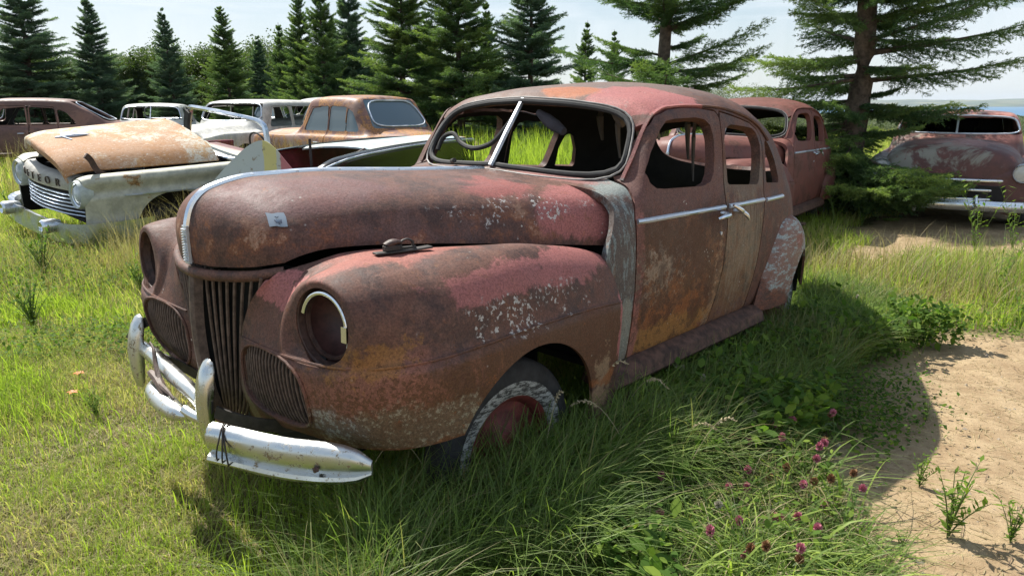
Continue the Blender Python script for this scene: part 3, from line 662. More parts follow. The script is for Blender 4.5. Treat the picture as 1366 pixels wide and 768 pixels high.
MB().tube([(-1.74, .80, 1.0), (-1.735, .865, 1.0), (-1.70, .875, 1.012), (-1.64, .875, 1.035), (-1.615, .87, 1.045)], [.012, .012, .013, .011, .006], 8, smoothn=20).tube([(-1.735, .865, 1.0), (-1.76, .875, .985), (-1.80, .875, .955)], [.012, .012, .006], 8, smoothn=10).build('door_handle', CHROME_B, doors['rear_door'])
MB().lathe([(.009, 0), (.009, .006), (.0005, .007)], c=(-1.60, .822, .90), n=12).build('lock_barrel', ALU, doors['front_door'])
# ---- little sticker on the hood nose, hinge left lying on the fender
def hood_pt(x, z):
    M = HG; return M[np.argmin((M[:, 0]-x)**2+(M[:, 2]-z)**2)]
HG = patch(HOOD, 120, 240).reshape(-1, 3)
tg = []
for i in range(4):
    for j in range(4):
        p = hood_pt(.560-.048*i/3+.008*j/3, 1.152-.040*j/3); tg.append((p[0]+.002, p[1]+.006, p[2]+.003))
o = mesh_obj('paper_tag', tg, grid_faces(4, 4), flat('tag_paper', (.22, .27, .33), .6, var=.1), sedan); solid(o, .002, 0)
sc = MB()
def hp(a, b):
    p = hood_pt(.560-.048*a+.008*b, 1.152-.040*b); return (p[0]+.004, p[1]+.0085, p[2]+.004)
for q in ([(.35, .55), (.42, .72), (.5, .60), (.55, .78), (.62, .58)], [(.45, .25), (.52, .35), (.6, .22)], [(.68, .5), (.72, .76)]):
    sc.tube([hp(*t) for t in q], .0013, 5)
sc.build('tag_scribble', flat('ink', (.03, .04, .08), .6), sedan)

# ---- bumper, broken and bent
def bumper(parent):
    b = bpy.data.objects.new('front_bumper', None); COL.objects.link(b); b.parent = parent
    pr = [(-.016, -.066), (.006, -.066), (.020, -.058), (.026, -.046), (.022, -.034), (.010, -.028), (.012, -.022), (.020, -.006), (.026, .014), (.026, .036), (.018, .054), (.004, .064), (-.014, .066), (-.006, .03), (-.002, .0), (-.006, -.03)]
    pts = [(.845, .365, .468), (.81, .45, .467), (.775, .54, .466), (.735, .63, .466), (.69, .71, .468), (.645, .78, .470), (.615, .83, .471), (.596, .862, .471)]
    pr2 = [(-a*1.0, c) for a, c in pr]
    t = MB().tube(pts, [1, 1, 1, 1, 1, 1, 1, 1, 1, 1, .97, .90, .74, .35], prof=[(a, c) for a, c in pr], smoothn=46)
    t.build('bumper_bar', CHROME, b)
    MB().lathe([(.009, 0), (.009, .012), (.0005, .014)], c=(.700, .735, .462), ax='x', n=10).build('bumper_bolt', RUSTDK, b)
    for k, (q, tilt) in enumerate((((.765, .165, .505), .05), ((.728, -.53, .505), .02))):
        g = MB(); M = []
        zs = 1.15*np.array([-.125, -.115, -.08, -.03, .02, .07, .11, .135, .142]); w = 1.2*np.array([.012, .022, .026, .029, .032, .033, .031, .022, .008]); d = np.array([.0, .016, .028, .034, .036, .034, .028, .014, .0])
        for z, a, dd in zip(zs, w, d):
            for t_ in np.linspace(0, 2*math.pi, 14, endpoint=False):
                xx = dd*max(math.cos(t_), -.4)+.0; M.append((q[0]+xx-.1*(z)*.15-.5*max(0, z-.05)*.35, q[1]+a*math.sin(t_), q[2]+z))
        n = 14; g.add(M, [tuple(f) for f in grid_faces(len(zs), n, wrapv=True)]+[tuple(range(n)), tuple(range((len(zs)-1)*n, len(zs)*n))])
        g.build('bumper_guard', CHROME, b)
    MB().tube([(.705, -.54, .525), (.715, -.40, .530), (.735, -.20, .520), (.745, -.02, .508), (.755, .13, .492)], [.028, .030, .030, .028, .028], 12, smoothn=20).build('upper_bar', CHROME, b)
    MB().tube([(.770, -.29, .465), (.785, -.26, .455), (.80, -.15, .448), (.808, -.03, .446), (.800, .06, .447), (.792, .08, .450)], [.008, .034, .038, .038, .034, .010], 12, smoothn=24).build('lower_bar', CHROME, b)
    MB().tube([(.792, .05, .462), (.785, .10, .455), (.775, .15, .452)], .020, 12, smoothn=8).build('joining_bar', CHROME, b)
    tw = MB().tube([(.775, -.30, .50), (.785, -.24, .515), (.79, -.17, .505), (.80, -.10, .485), (.80, -.04, .462)], [.006, .016, .018, .014, .007], 7, smoothn=18)
    tw.tube([(.79, -.15, .50), (.775, -.22, .55), (.76, -.27, .60), (.755, -.31, .615)], [.012, .009, .007, .003], 6, smoothn=14)
    tw.tube([(.795, -.16, .50), (.80, -.08, .50), (.80, -.02, .485)], [.012, .010, .004], 6, smoothn=10)
    tw.build('twisted_bracket', RUSTBAR, b)
    MB().tube([(.70, -.42, .52), (.66, -.30, .50), (.62, -.16, .47), (.55, -.10, .46)], 1., prof=[(-.004, -.02), (-.004, .02), (.004, .02), (.004, -.02)], smoothn=14).build('bumper_iron', BLACKIRON, b)
    MB().tube([(.76, .22, .50), (.70, .30, .47), (.60, .36, .44), (.45, .40, .42)], 1., prof=[(-.004, -.022), (-.004, .022), (.004, .022), (.004, -.022)], smoothn=14).build('bumper_iron', BLACKIRON, b)
    MB().tube([(.735, -.57, .56), (.71, -.545, .61), (.69, -.50, .64)], 1., prof=[(-.002, -.02), (-.002, .02), (.002, .02), (.002, -.02)], smoothn=8).build('bumper_iron', BLACKIRON, b)
    for k in range(3):
        lp = []
        for t_ in np.linspace(0, 2*math.pi, 26): lp.append((.826-k*.006+.036*math.cos(t_)*.9, .41+.012*k+.036*math.cos(t_)*.5+.014*math.sin(2*t_+k), .467+.068*math.sin(t_)))
        MB().tube(lp, .0028, 5, up=(0, 1, 0), caps=False).build('wire_loop', BLACKIRON, b)
    return b
bumper(sedan)
# ---- torn hood catch lying on top of the fender
def latch():
    g = thing('hood_catch', 'black cast iron hood catch lying loose on top of the front fender', 'car part', (0, 0, 0))
    g.matrix_world = sedan.matrix_world @ Matrix.Translation((.262, .60, 1.030)) @ Matrix.Rotation(R_(166), 4, 'Z') @ Matrix.Rotation(R_(-3), 4, 'X') @ Matrix.Diagonal((1.1, 1, .62, 1))
    o = MB().tube([(-.085, 0, .008), (-.06, 0, .008), (.06, 0, .012), (.10, 0, .016)], 1., prof=[(-.020, -.006), (-.020, .006), (.020, .006), (.020, -.006)]).build('base_plate', BLACKIRON, g, bev=.003)
    MB().box((-.03, 0, .030), (.05, .030, .030)).box((.0, .0, .022), (.10, .016, .018)).build('catch_block', BLACKIRON, g, smooth=False, bev=.004)
    MB().tube([(-.045, 0, .045), (-.02, 0, .060), (.0, 0, .052)], [.016, .019, .010], 10, smoothn=10).build('pivot', RUSTDK, g)
    MB().tube([(.0, 0, .035), (.004, 0, .062), (.022, 0, .070), (.038, 0, .055), (.040, 0, .032)], .005, 7, up=(0, 1, 0), smoothn=20).build('hook', BLACKIRON, g)
latch()

# ================================================================== the other old vehicles
def wear(name, base, rust=(.16, .065, .03), amount=.5, seed=0, rough=.55, second=None, top=None, metal=0.):
    "old car paint: base colour, large worn zones in a second colour, rust in broken patches"
    if name in MATS: return MATS[name]
    m = Mat(name, rough, 0, .45); o = (seed*3.1, seed*1.7, seed*.9)
    w = m.noise(2.2, 9, .72, off=o, dist=.5); w2 = m.noise(8, 9, .75, off=(o[1], o[0], 3)); f = m.noise(45, 6, .7, off=o)
    c = m.mix(m.step(w2, .35, .65), tuple(x*.75 for x in base), tuple(min(1, x*1.12) for x in base))
    if second: c = m.mix(m.step(m.noise(.9, 7, .7, off=(o[2], 4, o[1]), dist=.6), .50, .56), c, second)
    if top: c = m.mix(m.math('MULTIPLY', m.step(m.axis(2), top[1], top[1]+.1), m.step(w, .40, .5)), c, top[0])
    hi = .66-.3*amount
    rr = m.mix(m.step(f, .35, .65), tuple(x*.5 for x in rust), tuple(min(1, x*1.4) for x in rust))
    c = m.mix(m.step(m.math('ADD', m.math('MULTIPLY', w, .6), m.math('MULTIPLY', w2, .4)), hi, hi+.06), c, rr)
    c = m.mix(m.step(f, .64, .72, 0, .6), c, (.05, .03, .02))
    m.set(color=c, rough=m.step(w2, .3, .7, rough-.1, rough+.15)); m.bump(m.math('ADD', w2, m.math('MULTIPLY', f, .4)), .22, .008)
    MATS[name] = m.m; return m.m
def car_ctrl(P):
    W, zb, zh, zr = P['W']/2, P['zb'], P['zh'], P['zr']; ztk = P.get('zt', zh); L = P['L']; z0 = P.get('z0', .28)
    xb, xt, rt, rb = P['xb'], P['xt'], P['rt'], P['rb']; gw, gt = P.get('gw', .88), P.get('gt', .74); hn = P.get('hn', .55)
    def st(x, w, b, g, zt, k=1., end=None):
        lo = [(.84*w, z0), (.97*w, z0+.12), (w, z0+(b-z0)*.5), (.985*w, z0+(b-z0)*.82), (.95*w, b)]
        h = [(.86*w, b+.012), (.78*w, b+.01), (hn*w+.08*w, b+(zt-b)*.35), (hn*w*.9, b+(zt-b)*.72), (hn*w*.5, b+(zt-b)*.94), (0, zt)]
        gr = [(gw*W, b+.05), ((gw+gt)/2*W*1.01, b+(zt-b)*.45), (gt*W, b+(zt-b)*.84), (gt*W*.88, b+(zt-b)*.94), (gt*W*.5, zt-.012), (0, zt)]
        q = [tuple(np.array(a)*(1-g)+np.array(c)*g) for a, c in zip(h, gr)]
        pts = lo+q
        if end: pts = [(y*end, .55+(z-.55)*end) for y, z in pts]
        return [(x, y, z) for y, z in pts]
    c = [st(.05, W*.80, zb-.10, 0, zh-.14, end=.3), st(.03, W*.82, zb-.09, 0, zh-.13, end=.85), st(-.02, W*.86, zb-.07, 0, zh-.10), st(-.14, W*.93, zb-.03, 0, zh-.05), st(-.45, W*.98, zb, 0, zh-.02), st(-1.0, W, zb, 0, zh)]
    c += [st(xb+.12, W, zb, 0, zh+.0), st(xb, W, zb, .35, zh+.03), st((xb+xt)/2, W, zb, .8, (zh+zr)/2+.05), st(xt, W, zb, 1, zr-.03), st(xt-.25, W, zb, 1, zr-.005)]
    c += [st((xt+rt)/2, W, zb, 1, zr), st(rt, W, zb, 1, zr-.03), st((rt*2+rb)/3, W, zb, .9, zr-.03-(zr-ztk)*.25), st((rt+2*rb)/3, W*.99, zb, .75, ztk+(zr-ztk)*.38), st(rb, W*.98, zb, .3, ztk+.04)]
    c += [st((rb-L)/2, W*.95, zb-.01, 0, ztk-.01), st(-L+.25, W*.88, zb-.06, 0, ztk-.10), st(-L+.06, W*.8, zb-.12, 0, ztk-.22), st(-L, W*.76, zb-.16, 0, ztk-.28, end=.8), st(-L-.02, W*.7, zb-.16, 0, ztk-.28, end=.3)]
    return c
def loop_tube(pts, r, name, mat, par, up=(0, 1, 0)): return MB().tube(list(pts)+[pts[0]], r, 6, up=up, caps=False).build(name, mat, par)
def old_car(name, label, P, mat, loc, heading, group='derelict cars parked across the field', z=0., glass=None, tilt=0.):
    t = thing(name, label, 'car', (loc[0], loc[1], z), R_(heading), group); t.rotation_euler[1] = R_(tilt)
    nu, nv = P.get('res', (170, 56)); G = patch(car_ctrl(P), nu, nv); V = G.reshape(-1, 3); V, F = mirror(V, grid_faces(nu, nv))
    zb, zr, xb, xt, rt, rb = (P[k] for k in ('zb', 'zr', 'xb', 'xt', 'rt', 'rb')); gt = P.get('gt', .74)*P['W']/2; gw = P.get('gw', .88)*P['W']/2
    zh, ztk = P['zh'], P.get('zt', P['zh']); m_ = .055
    ws = [(-gw*.88, zh+.075), (gw*.88, zh+.075), (gt*.90, zr-.115), (-gt*.90, zr-.115)]
    rw = [(-gw*.72, ztk+.12), (gw*.72, ztk+.12), (gt*.74, zr-.13), (-gt*.74, zr-.13)]
    fw = lambda V: np.maximum(poly_sdf(V[:, [1, 2]], ws, .03), xt-.1-V[:, 0])
    fr = lambda V: np.maximum(poly_sdf(V[:, [1, 2]], rw, .05), V[:, 0]-rt-.12)
    sd = lambda V: np.minimum.reduce([side(V, w, .03, .3) for w in P['win']])
    arch = lambda V: np.minimum.reduce([np.maximum(oval(V, (x, P.get('az', .34)), (P.get('ar', .38), P.get('ar', .38)), (0, 2)), .3-np.abs(V[:, 1])) for x in P['wheels']])
    Vb, Fb = V, F
    glp = []
    for fn, nm in ((fw, 'windshield'), (fr, 'rear_window'), (sd, 'side_glass')):
        if glass and nm in glass:
            Vg, Fg = clip(V, F, lambda q: -fn(q)-.0)
            if nm == 'side_glass':
                for w in P['win']:
                    for s in (1, -1):
                        Vs, Fs = clip(V, F, lambda q: np.minimum(-side(q, w, .03, .3), s*q[:, 1]-.2))
                        if len(Fs): glp.append((Vs, Fs, 'side_window', glass[nm]))
            else: glp.append((Vg, Fg, nm, glass[nm]))
        Vb, Fb = clip(Vb, Fb, fn)
    Vb, Fb = clip(Vb, Fb, arch)
    doors_ = P.get('doors', [])
    Vbb, Fbb = (clip(Vb, Fb, lambda q: np.minimum.reduce([side(q, d, 0, .3) for d in doors_])-.005)) if doors_ else (Vb, Fb)
    o = weld(mesh_obj('body', Vbb, oriented(Vbb, Fbb, (-P['L']/2, 0, .7)), mat, t)); solid(o, .03, -1, True, DARK)
    for d in doors_:
        for s in (1, -1):
            Vd, Fd = clip(Vb, Fb, lambda q: np.minimum(-side(q, d, 0, .3)-.005, s*q[:, 1]-.2))
            q = mesh_obj('door', Vd, oriented(Vd, Fd, (-P['L']/2, 0, .7)), P.get('doormat', mat), t); solid(q, .03, -1, True, DARK)
            xr = min(p[0] for p in d)+.10
            MB().tube([(xr, s*P['W']/2*.97, zb-.10), (xr, s*(P['W']/2+.03), zb-.10), (xr+.12, s*(P['W']/2+.03), zb-.10)], .012, 6).build('door_handle', CHROME_B, q)
    for Vg, Fg, nm, gm in glp:
        c = Vg.mean(0)*np.array([1, 1, 0])+np.array([0, 0, .8]) if nm != 'side_window' else np.array([Vg[:, 0].mean(), 0, 1.1])
        Vg2 = np.array(Vg); Vg2[:, 1] *= .985; Vg2[:, 0] += (-.012 if nm == 'windshield' else (.012 if nm == 'rear_window' else 0))
        g = weld(mesh_obj(nm, Vg2, oriented(Vg2, Fg, (-P['L']/2, 0, .8)), gm, t)); solid(g, .006, -1)
    # window surrounds
    def onbody(y, z, front):
        M = V[(V[:, 0] > xt-.15)] if front else V[V[:, 0] < rt+.15]
        M = M[M[:, 2] > zb-.05]; return M[np.argmin((M[:, 1]-y)**2+(M[:, 2]-z)**2)]
    for poly, fr_ in ((ws, True), (rw, False)):
        pts = []; n = len(poly)
        for i in range(n):
            a, b = np.array(poly[i]), np.array(poly[(i+1) % n])
            for k in np.linspace(.06, .94, 9): p = a+(b-a)*k; e = np.array([0, 0]); q = onbody(p[0]*1.03, p[1]+(.03 if p[1] > zr-.2 else -.03)*1, fr_); pts.append((q[0]+(.006 if fr_ else -.006), q[1], q[2]+.006))
        pts = np.array(pts)
        for _ in range(5): pts = (np.roll(pts, 1, 0)+2*pts+np.roll(pts, -1, 0))/4
        pts = [tuple(p) for p in pts]
        loop_tube(pts, .013, 'windshield_frame' if fr_ else 'rear_window_frame', P.get('trim', ALU), t, up=(1, 0, 0))
    if P.get('split', True): 
        a, b = onbody(0, zh+.05, True), onbody(0, zr-.09, True); MB().tube([a, b], .014, 6).build('windshield_divider', ALU, t)
    # interior
    MB().box((-P['L']*.5, 0, .30), (P['L']*.8, P['W']*.84, .04)).build('floor_pan', DARK, t, smooth=False)
    MB().box((xb-.02, 0, .6), (.04, P['W']*.86, .6)).build('firewall', DARK, t, smooth=False)
    for x in ((xt-.75), (rt+.1)):
        MB().tube([(x, -P['W']*.38, .72), (x, P['W']*.38, .72)], 1., prof=[(-.08, -.3), (.06, -.3), (.08, 0), (.03, .2), (-.03, .2), (-.09, 0)]).build('seat', SEATM, t)
    st = [(xt-.36+.05*math.sin(a), .38+.19*math.cos(a), zb+.02+.16*math.sin(a)) for a in np.linspace(0, 2*math.pi, 22)]
    w_ = MB().tube(st, .012, 6, up=(1, 0, 0), caps=False).build('steering_wheel', BLACKRUB, t); MB().tube([(xb, .38, zb-.25), (xt-.36, .38, zb+.02)], .02, 6).build('steering_column', BLACKRUB, w_)
    # wheels
    for x in P['wheels']:
        for s in (1, -1): road_wheel(t, (x, s*(P['W']/2-.16), P.get('az', .34)-.02), s, R=.33, W=.17, rim=.19, white=P.get('white', False), rimmat=P.get('rimmat', BLACKIRON), detail=26)
    # face: headlights, grille, bumpers
    hz, hy, hx = P.get('head', (.66, .70, -.05))
    for s in (1, -1):
        h = MB().lathe([(.115, -.04), (.118, .01), (.108, .028), (.098, .012)], c=(hx, s*hy, hz), ax='x', n=28).build('headlight', P.get('headring', CHROME_B), t)
        MB().lathe([(.098, .008), (.06, .026), (.0005, .032)], c=(hx, s*hy, hz), ax='x', n=24).build('lens', LENS, h)
    gz, gh, gwid = P.get('grille', (.50, .22, .50))
    MB().box((P.get('gx', .035), 0, gz), (.03, gwid*2, gh)).build('grille_dark_panel', DARK, t, smooth=False, bev=.01)  # solid dark panel, painted as the shade inside an open grille
    for k in range(P.get('bars', 3)):
        zz = gz-gh/2+gh*(k+.5)/P.get('bars', 3)
        gx_ = P.get('gx', .035)-.035; MB().tube([(-.03+gx_, -gwid, zz), (.06+gx_, -gwid*.6, zz), (.085+gx_, 0, zz), (.06+gx_, gwid*.6, zz), (-.03+gx_, gwid, zz)], 1., prof=[(-.012, -.02), (.014, -.012), (.018, 0), (.014, .012), (-.012, .02)], smoothn=16).build('grille_bar', P.get('barmat', CHROME_B), t)
    for sx, x0 in ((1, .10), (-1, -P['L']-.06)):
        if (sx == 1 and not P.get('fb', True)) or (sx < 0 and not P.get('rbp', True)): continue
        w = P['W']/2*1.0
        pts = [(x0-sx*.32, -w*1.02, .40), (x0-sx*.10, -w*.93, .40), (x0+sx*.03, -w*.5, .40), (x0+sx*.05, 0, .40), (x0+sx*.03, w*.5, .40), (x0-sx*.10, w*.93, .40), (x0-sx*.32, w*1.02, .40)]
        b = MB().tube(pts, 1., prof=[(-.02, -.07), (.01, -.06), (.032, -.02), (.032, .02), (.01, .06), (-.02, .07)] if sx > 0 else [(-.032, -.02), (-.01, -.06), (.02, -.07), (.02, .07), (-.01, .06), (-.032, .02)], smoothn=26).build('bumper', P.get('bumpmat', CHROME_B), t)
        for s in (1, -1): MB().tube([(x0+sx*.07, s*.32, .30), (x0+sx*.095, s*.32, .40), (x0+sx*.07, s*.32, .53)], [.02, .032, .014], 8, smoothn=8).build('bumper_guard', P.get('bumpmat', CHROME_B), b)
    for s in (1, -1):
        h = MB().lathe([(.05, -.02), (.055, .01), (.04, .03), (.0005, .035)], c=(-P['L']+.02, s*P['W']*.40, .66), ax='x', n=14, sgn=-1).build('tail_lamp', flat('tail_lamp_red', (.25, .02, .02), .3), t)
    if P.get('belt', True):
        for s in (1, -1):
            pts = []
            for x in np.linspace(-.35, -P['L']+.5, 20):
                M = G[np.argmin(abs(G[:, 3, 0]-x))]; pts.append((x, s*(M[3, 1]*1.0+.01), zb-.06)) 
            MB().tube(pts, 1., prof=[(-.006, -.012), (.008, -.006), (.008, .006), (-.006, .012)]).build('side_trim', P.get('trim', ALU), t)
    return t
LENS = flat('clouded_lens', (.5, .5, .46), .2, var=.2)
BASE = dict(L=4.9, W=1.85, zb=.93, zh=1.05, zt=1.0, zr=1.58, xb=-1.45, xt=-1.85, rt=-3.25, rb=-4.0, wheels=(-.85, -3.75),
    win=[[(-1.86, 1.05), (-2.05, 1.36), (-2.45, 1.40), (-2.47, 1.05)], [(-2.60, 1.05), (-2.60, 1.40), (-3.05, 1.37), (-3.08, 1.05)], [(-3.19, 1.05), (-3.17, 1.34), (-3.30, 1.28), (-3.48, 1.05)]],
    doors=[[(-1.62, .38), (-1.62, .93), (-1.72, 1.05), (-2.0, 1.45), (-2.52, 1.46), (-2.54, .38)], [(-2.56, .38), (-2.54, 1.46), (-3.08, 1.43), (-3.14, .93), (-3.10, .38)]])
def V_(**k): d = dict(BASE); d.update(k); return d

GRP = 'derelict cars parked across the field'
# ---- second sedan of the same make, behind the first
P_K = wear('rust_red_paint', (.165, .058, .045), rust=(.10, .04, .028), amount=.5, seed=4, rough=.6)
def second_sedan():
    r = dup(sedan, (1.99, 7.78, -.06), R_(-127), label='plain rust-red sedan close behind the big maroon sedan, beside the large spruce', group=GRP)
    paints = {P_HOOD, P_FEN, P_BODY, P_FD, P_RD, P_RF, P_PLAIN}
    kill = [o for o in r.children_recursive if o.name.split('.')[0] in ('paper_tag', 'tag_scribble', 'hanging_gasket', 'front_bumper', 'wire_loop', 'sun_visor_rag', 'hanging_rag', 'bumper_bar', 'bumper_bolt', 'bumper_guard', 'upper_bar', 'lower_bar', 'joining_bar', 'twisted_bracket', 'bumper_iron', 'headlight_rim', 'rim_clip', 'wiper_stub')]
    for o in kill: bpy.data.objects.remove(o)
    for o in r.children_recursive:
        if o.type != 'MESH': continue
        for sl_ in o.material_slots:
            if sl_.material in paints: sl_.link = 'OBJECT'; sl_.material = P_K
second_sedan()
sky_g = dict(windshield=SKYGLASS, rear_window=SKYGLASS, side_glass=SKYGLASS)
old_car('brown_sedan', 'long dark brown sedan with empty side windows, behind the raised orange-rusted hood', V_(zr=1.64, zt=1.02, rt=-3.3, rb=-4.35), wear('brown_car_paint', (.14, .072, .058), amount=.12, seed=1, second=(.20, .10, .075)), (-14.0, 16.9), 200)
old_car('red_car', 'faded red car with blue-tinted windshield, cut off by the left edge of the photo', V_(zr=1.66), wear('faded_red_paint', (.33, .07, .055), amount=.2, seed=2), (-18.6, 20.2), 203, glass=dict(windshield=flat('blue_glass', (.28, .42, .5), .15)))
old_car('white_wagon', 'off-white wagon facing the camera, seen through the bare windshield frame', V_(zr=1.60, zh=1.10, W=1.9, gw=.92, gt=.82, rt=-4.2, rb=-4.6, grille=(.52, .28, .62), bars=5, head=(.74, .72, -.05), split=False,
    win=[[(-1.86, 1.05), (-2.05, 1.40), (-2.6, 1.42), (-2.62, 1.05)], [(-2.75, 1.05), (-2.75, 1.42), (-3.4, 1.42), (-3.4, 1.05)], [(-3.52, 1.05), (-3.52, 1.40), (-4.2, 1.38), (-4.3, 1.05)]]),
    wear('chalky_white_paint', (.52, .51, .47), amount=.22, seed=3, rust=(.12, .08, .06)), (-6.6, 14.2), -108)
old_car('white_coupe', 'pale car with a thin window frame, left of the off-white wagon under the spruces', V_(zr=1.52), wear('pale_car_paint', (.46, .47, .44), amount=.25, seed=8), (-8.9, 17.2), -75)
old_car('two_tone_car', 'small car with pink roof and blue-grey body beyond the dry grass', V_(zr=1.56, L=4.4, wheels=(-.8, -3.4), rt=-2.95, rb=-3.6), wear('two_tone_paint', (.17, .22, .26), amount=.2, seed=5, top=((.42, .14, .12), 1.30)), (-8.2, 20.8), -120, glass=sky_g)
old_car('grey_coupe', 'tall light grey 1940s coupe with a rounded roof, left of the brown glazed sedan', V_(zr=1.66, zh=1.18, zb=.98, gt=.66, gw=.82, W=1.75, hn=.45, L=4.5, wheels=(-.8, -3.5), rt=-2.9, rb=-4.0,
    win=[[(-1.86, 1.12), (-2.0, 1.40), (-2.5, 1.44), (-2.55, 1.12)], [(-2.72, 1.12), (-2.7, 1.40), (-2.95, 1.38), (-3.08, 1.12)]]), wear('light_grey_paint', (.36, .38, .35), amount=.15, seed=6, second=(.26, .27, .25)), (-5.9, 16.4), -125)
old_car('glazed_sedan', 'brown and orange rusted sedan with blue-grey window glass and wraparound rear window', V_(zr=1.66, zt=1.02, rt=-3.2, rb=-3.75, xt=-1.95, split=False, W=1.9, win=[[(-1.86, 1.06), (-2.06, 1.40), (-2.48, 1.44), (-2.50, 1.06)], [(-2.60, 1.06), (-2.60, 1.44), (-3.0, 1.42), (-3.02, 1.06)], [(-3.10, 1.06), (-3.09, 1.39), (-3.2, 1.34), (-3.38, 1.06)]]),
    wear('brown_orange_paint', (.20, .10, .08), amount=.62, seed=7, rust=(.36, .17, .06), second=(.30, .19, .15)), (-4.75, 15.3), 140, glass=sky_g)
msd = old_car('maroon_sedan', 'pink-roofed maroon car facing the camera at the right, behind the big spruce branches', V_(zr=1.52, zh=1.15, zb=.90, W=1.98, gw=.86, gt=.72, hn=.66, grille=(.53, .22, .60), gx=.075, bars=2, head=(.80, .76, .03), xb=-1.5, xt=-1.8),
    wear('maroon_pink_paint', (.12, .050, .042), amount=.4, seed=9, rust=(.20, .08, .06), second=(.24, .23, .19), top=((.38, .17, .14), 1.06)), (5.46, 8.90), -122, z=-.10, glass=dict(rear_window=DGLASS, side_glass=DGLASS))  # dark rear and side panes added to make the cabin look dimmer

MB().tube([(-.02, -.66, .70), (.07, -.40, .70), (.10, 0, .70), (.07, .40, .70), (-.02, .66, .70)], 1., prof=[(-.015, -.022), (.015, -.014), (.02, 0), (.015, .014), (-.015, .022)], smoothn=20).build('hood_lip_trim', CHROME_B, msd)
# ================================================================== front half of the white car
A_W = wear('cream_white_paint', (.47, .46, .37), amount=.34, seed=11, rust=(.30, .17, .07))
def hood_rust():
    m = Mat('orange_rusted_hood', .75)
    n = m.noise(5.5, 10, .78, dist=.5); n2 = m.noise(30, 7, .8, stretch=(1, 1.6, 1)); n3 = m.noise(1.1, 4, .6, off=(2, 2, 2))
    c = m.mix(m.step(n, .47, .57), (.56, .53, .44), (.48, .29, .13))
    c = m.mix(m.math('MULTIPLY', m.step(m.math('ADD', n3, m.math('MULTIPLY', n2, .5)), .72, .84), .85), c, (.38, .17, .06))
    c = m.mix(m.step(m.noise(16, 9, .85, stretch=(1, 2.2, 1), off=(3, 3, 1)), .52, .60, 0, .85), c, (.33, .16, .06)); c = m.mix(m.step(n2, .55, .64), c, (.22, .11, .05)); c = m.mix(m.step(n2, .36, .42, .8, 0.), c, (.62, .60, .54))
    m.set(color=c); m.bump(m.math('ADD', n, n2), .3, .01); return m.m
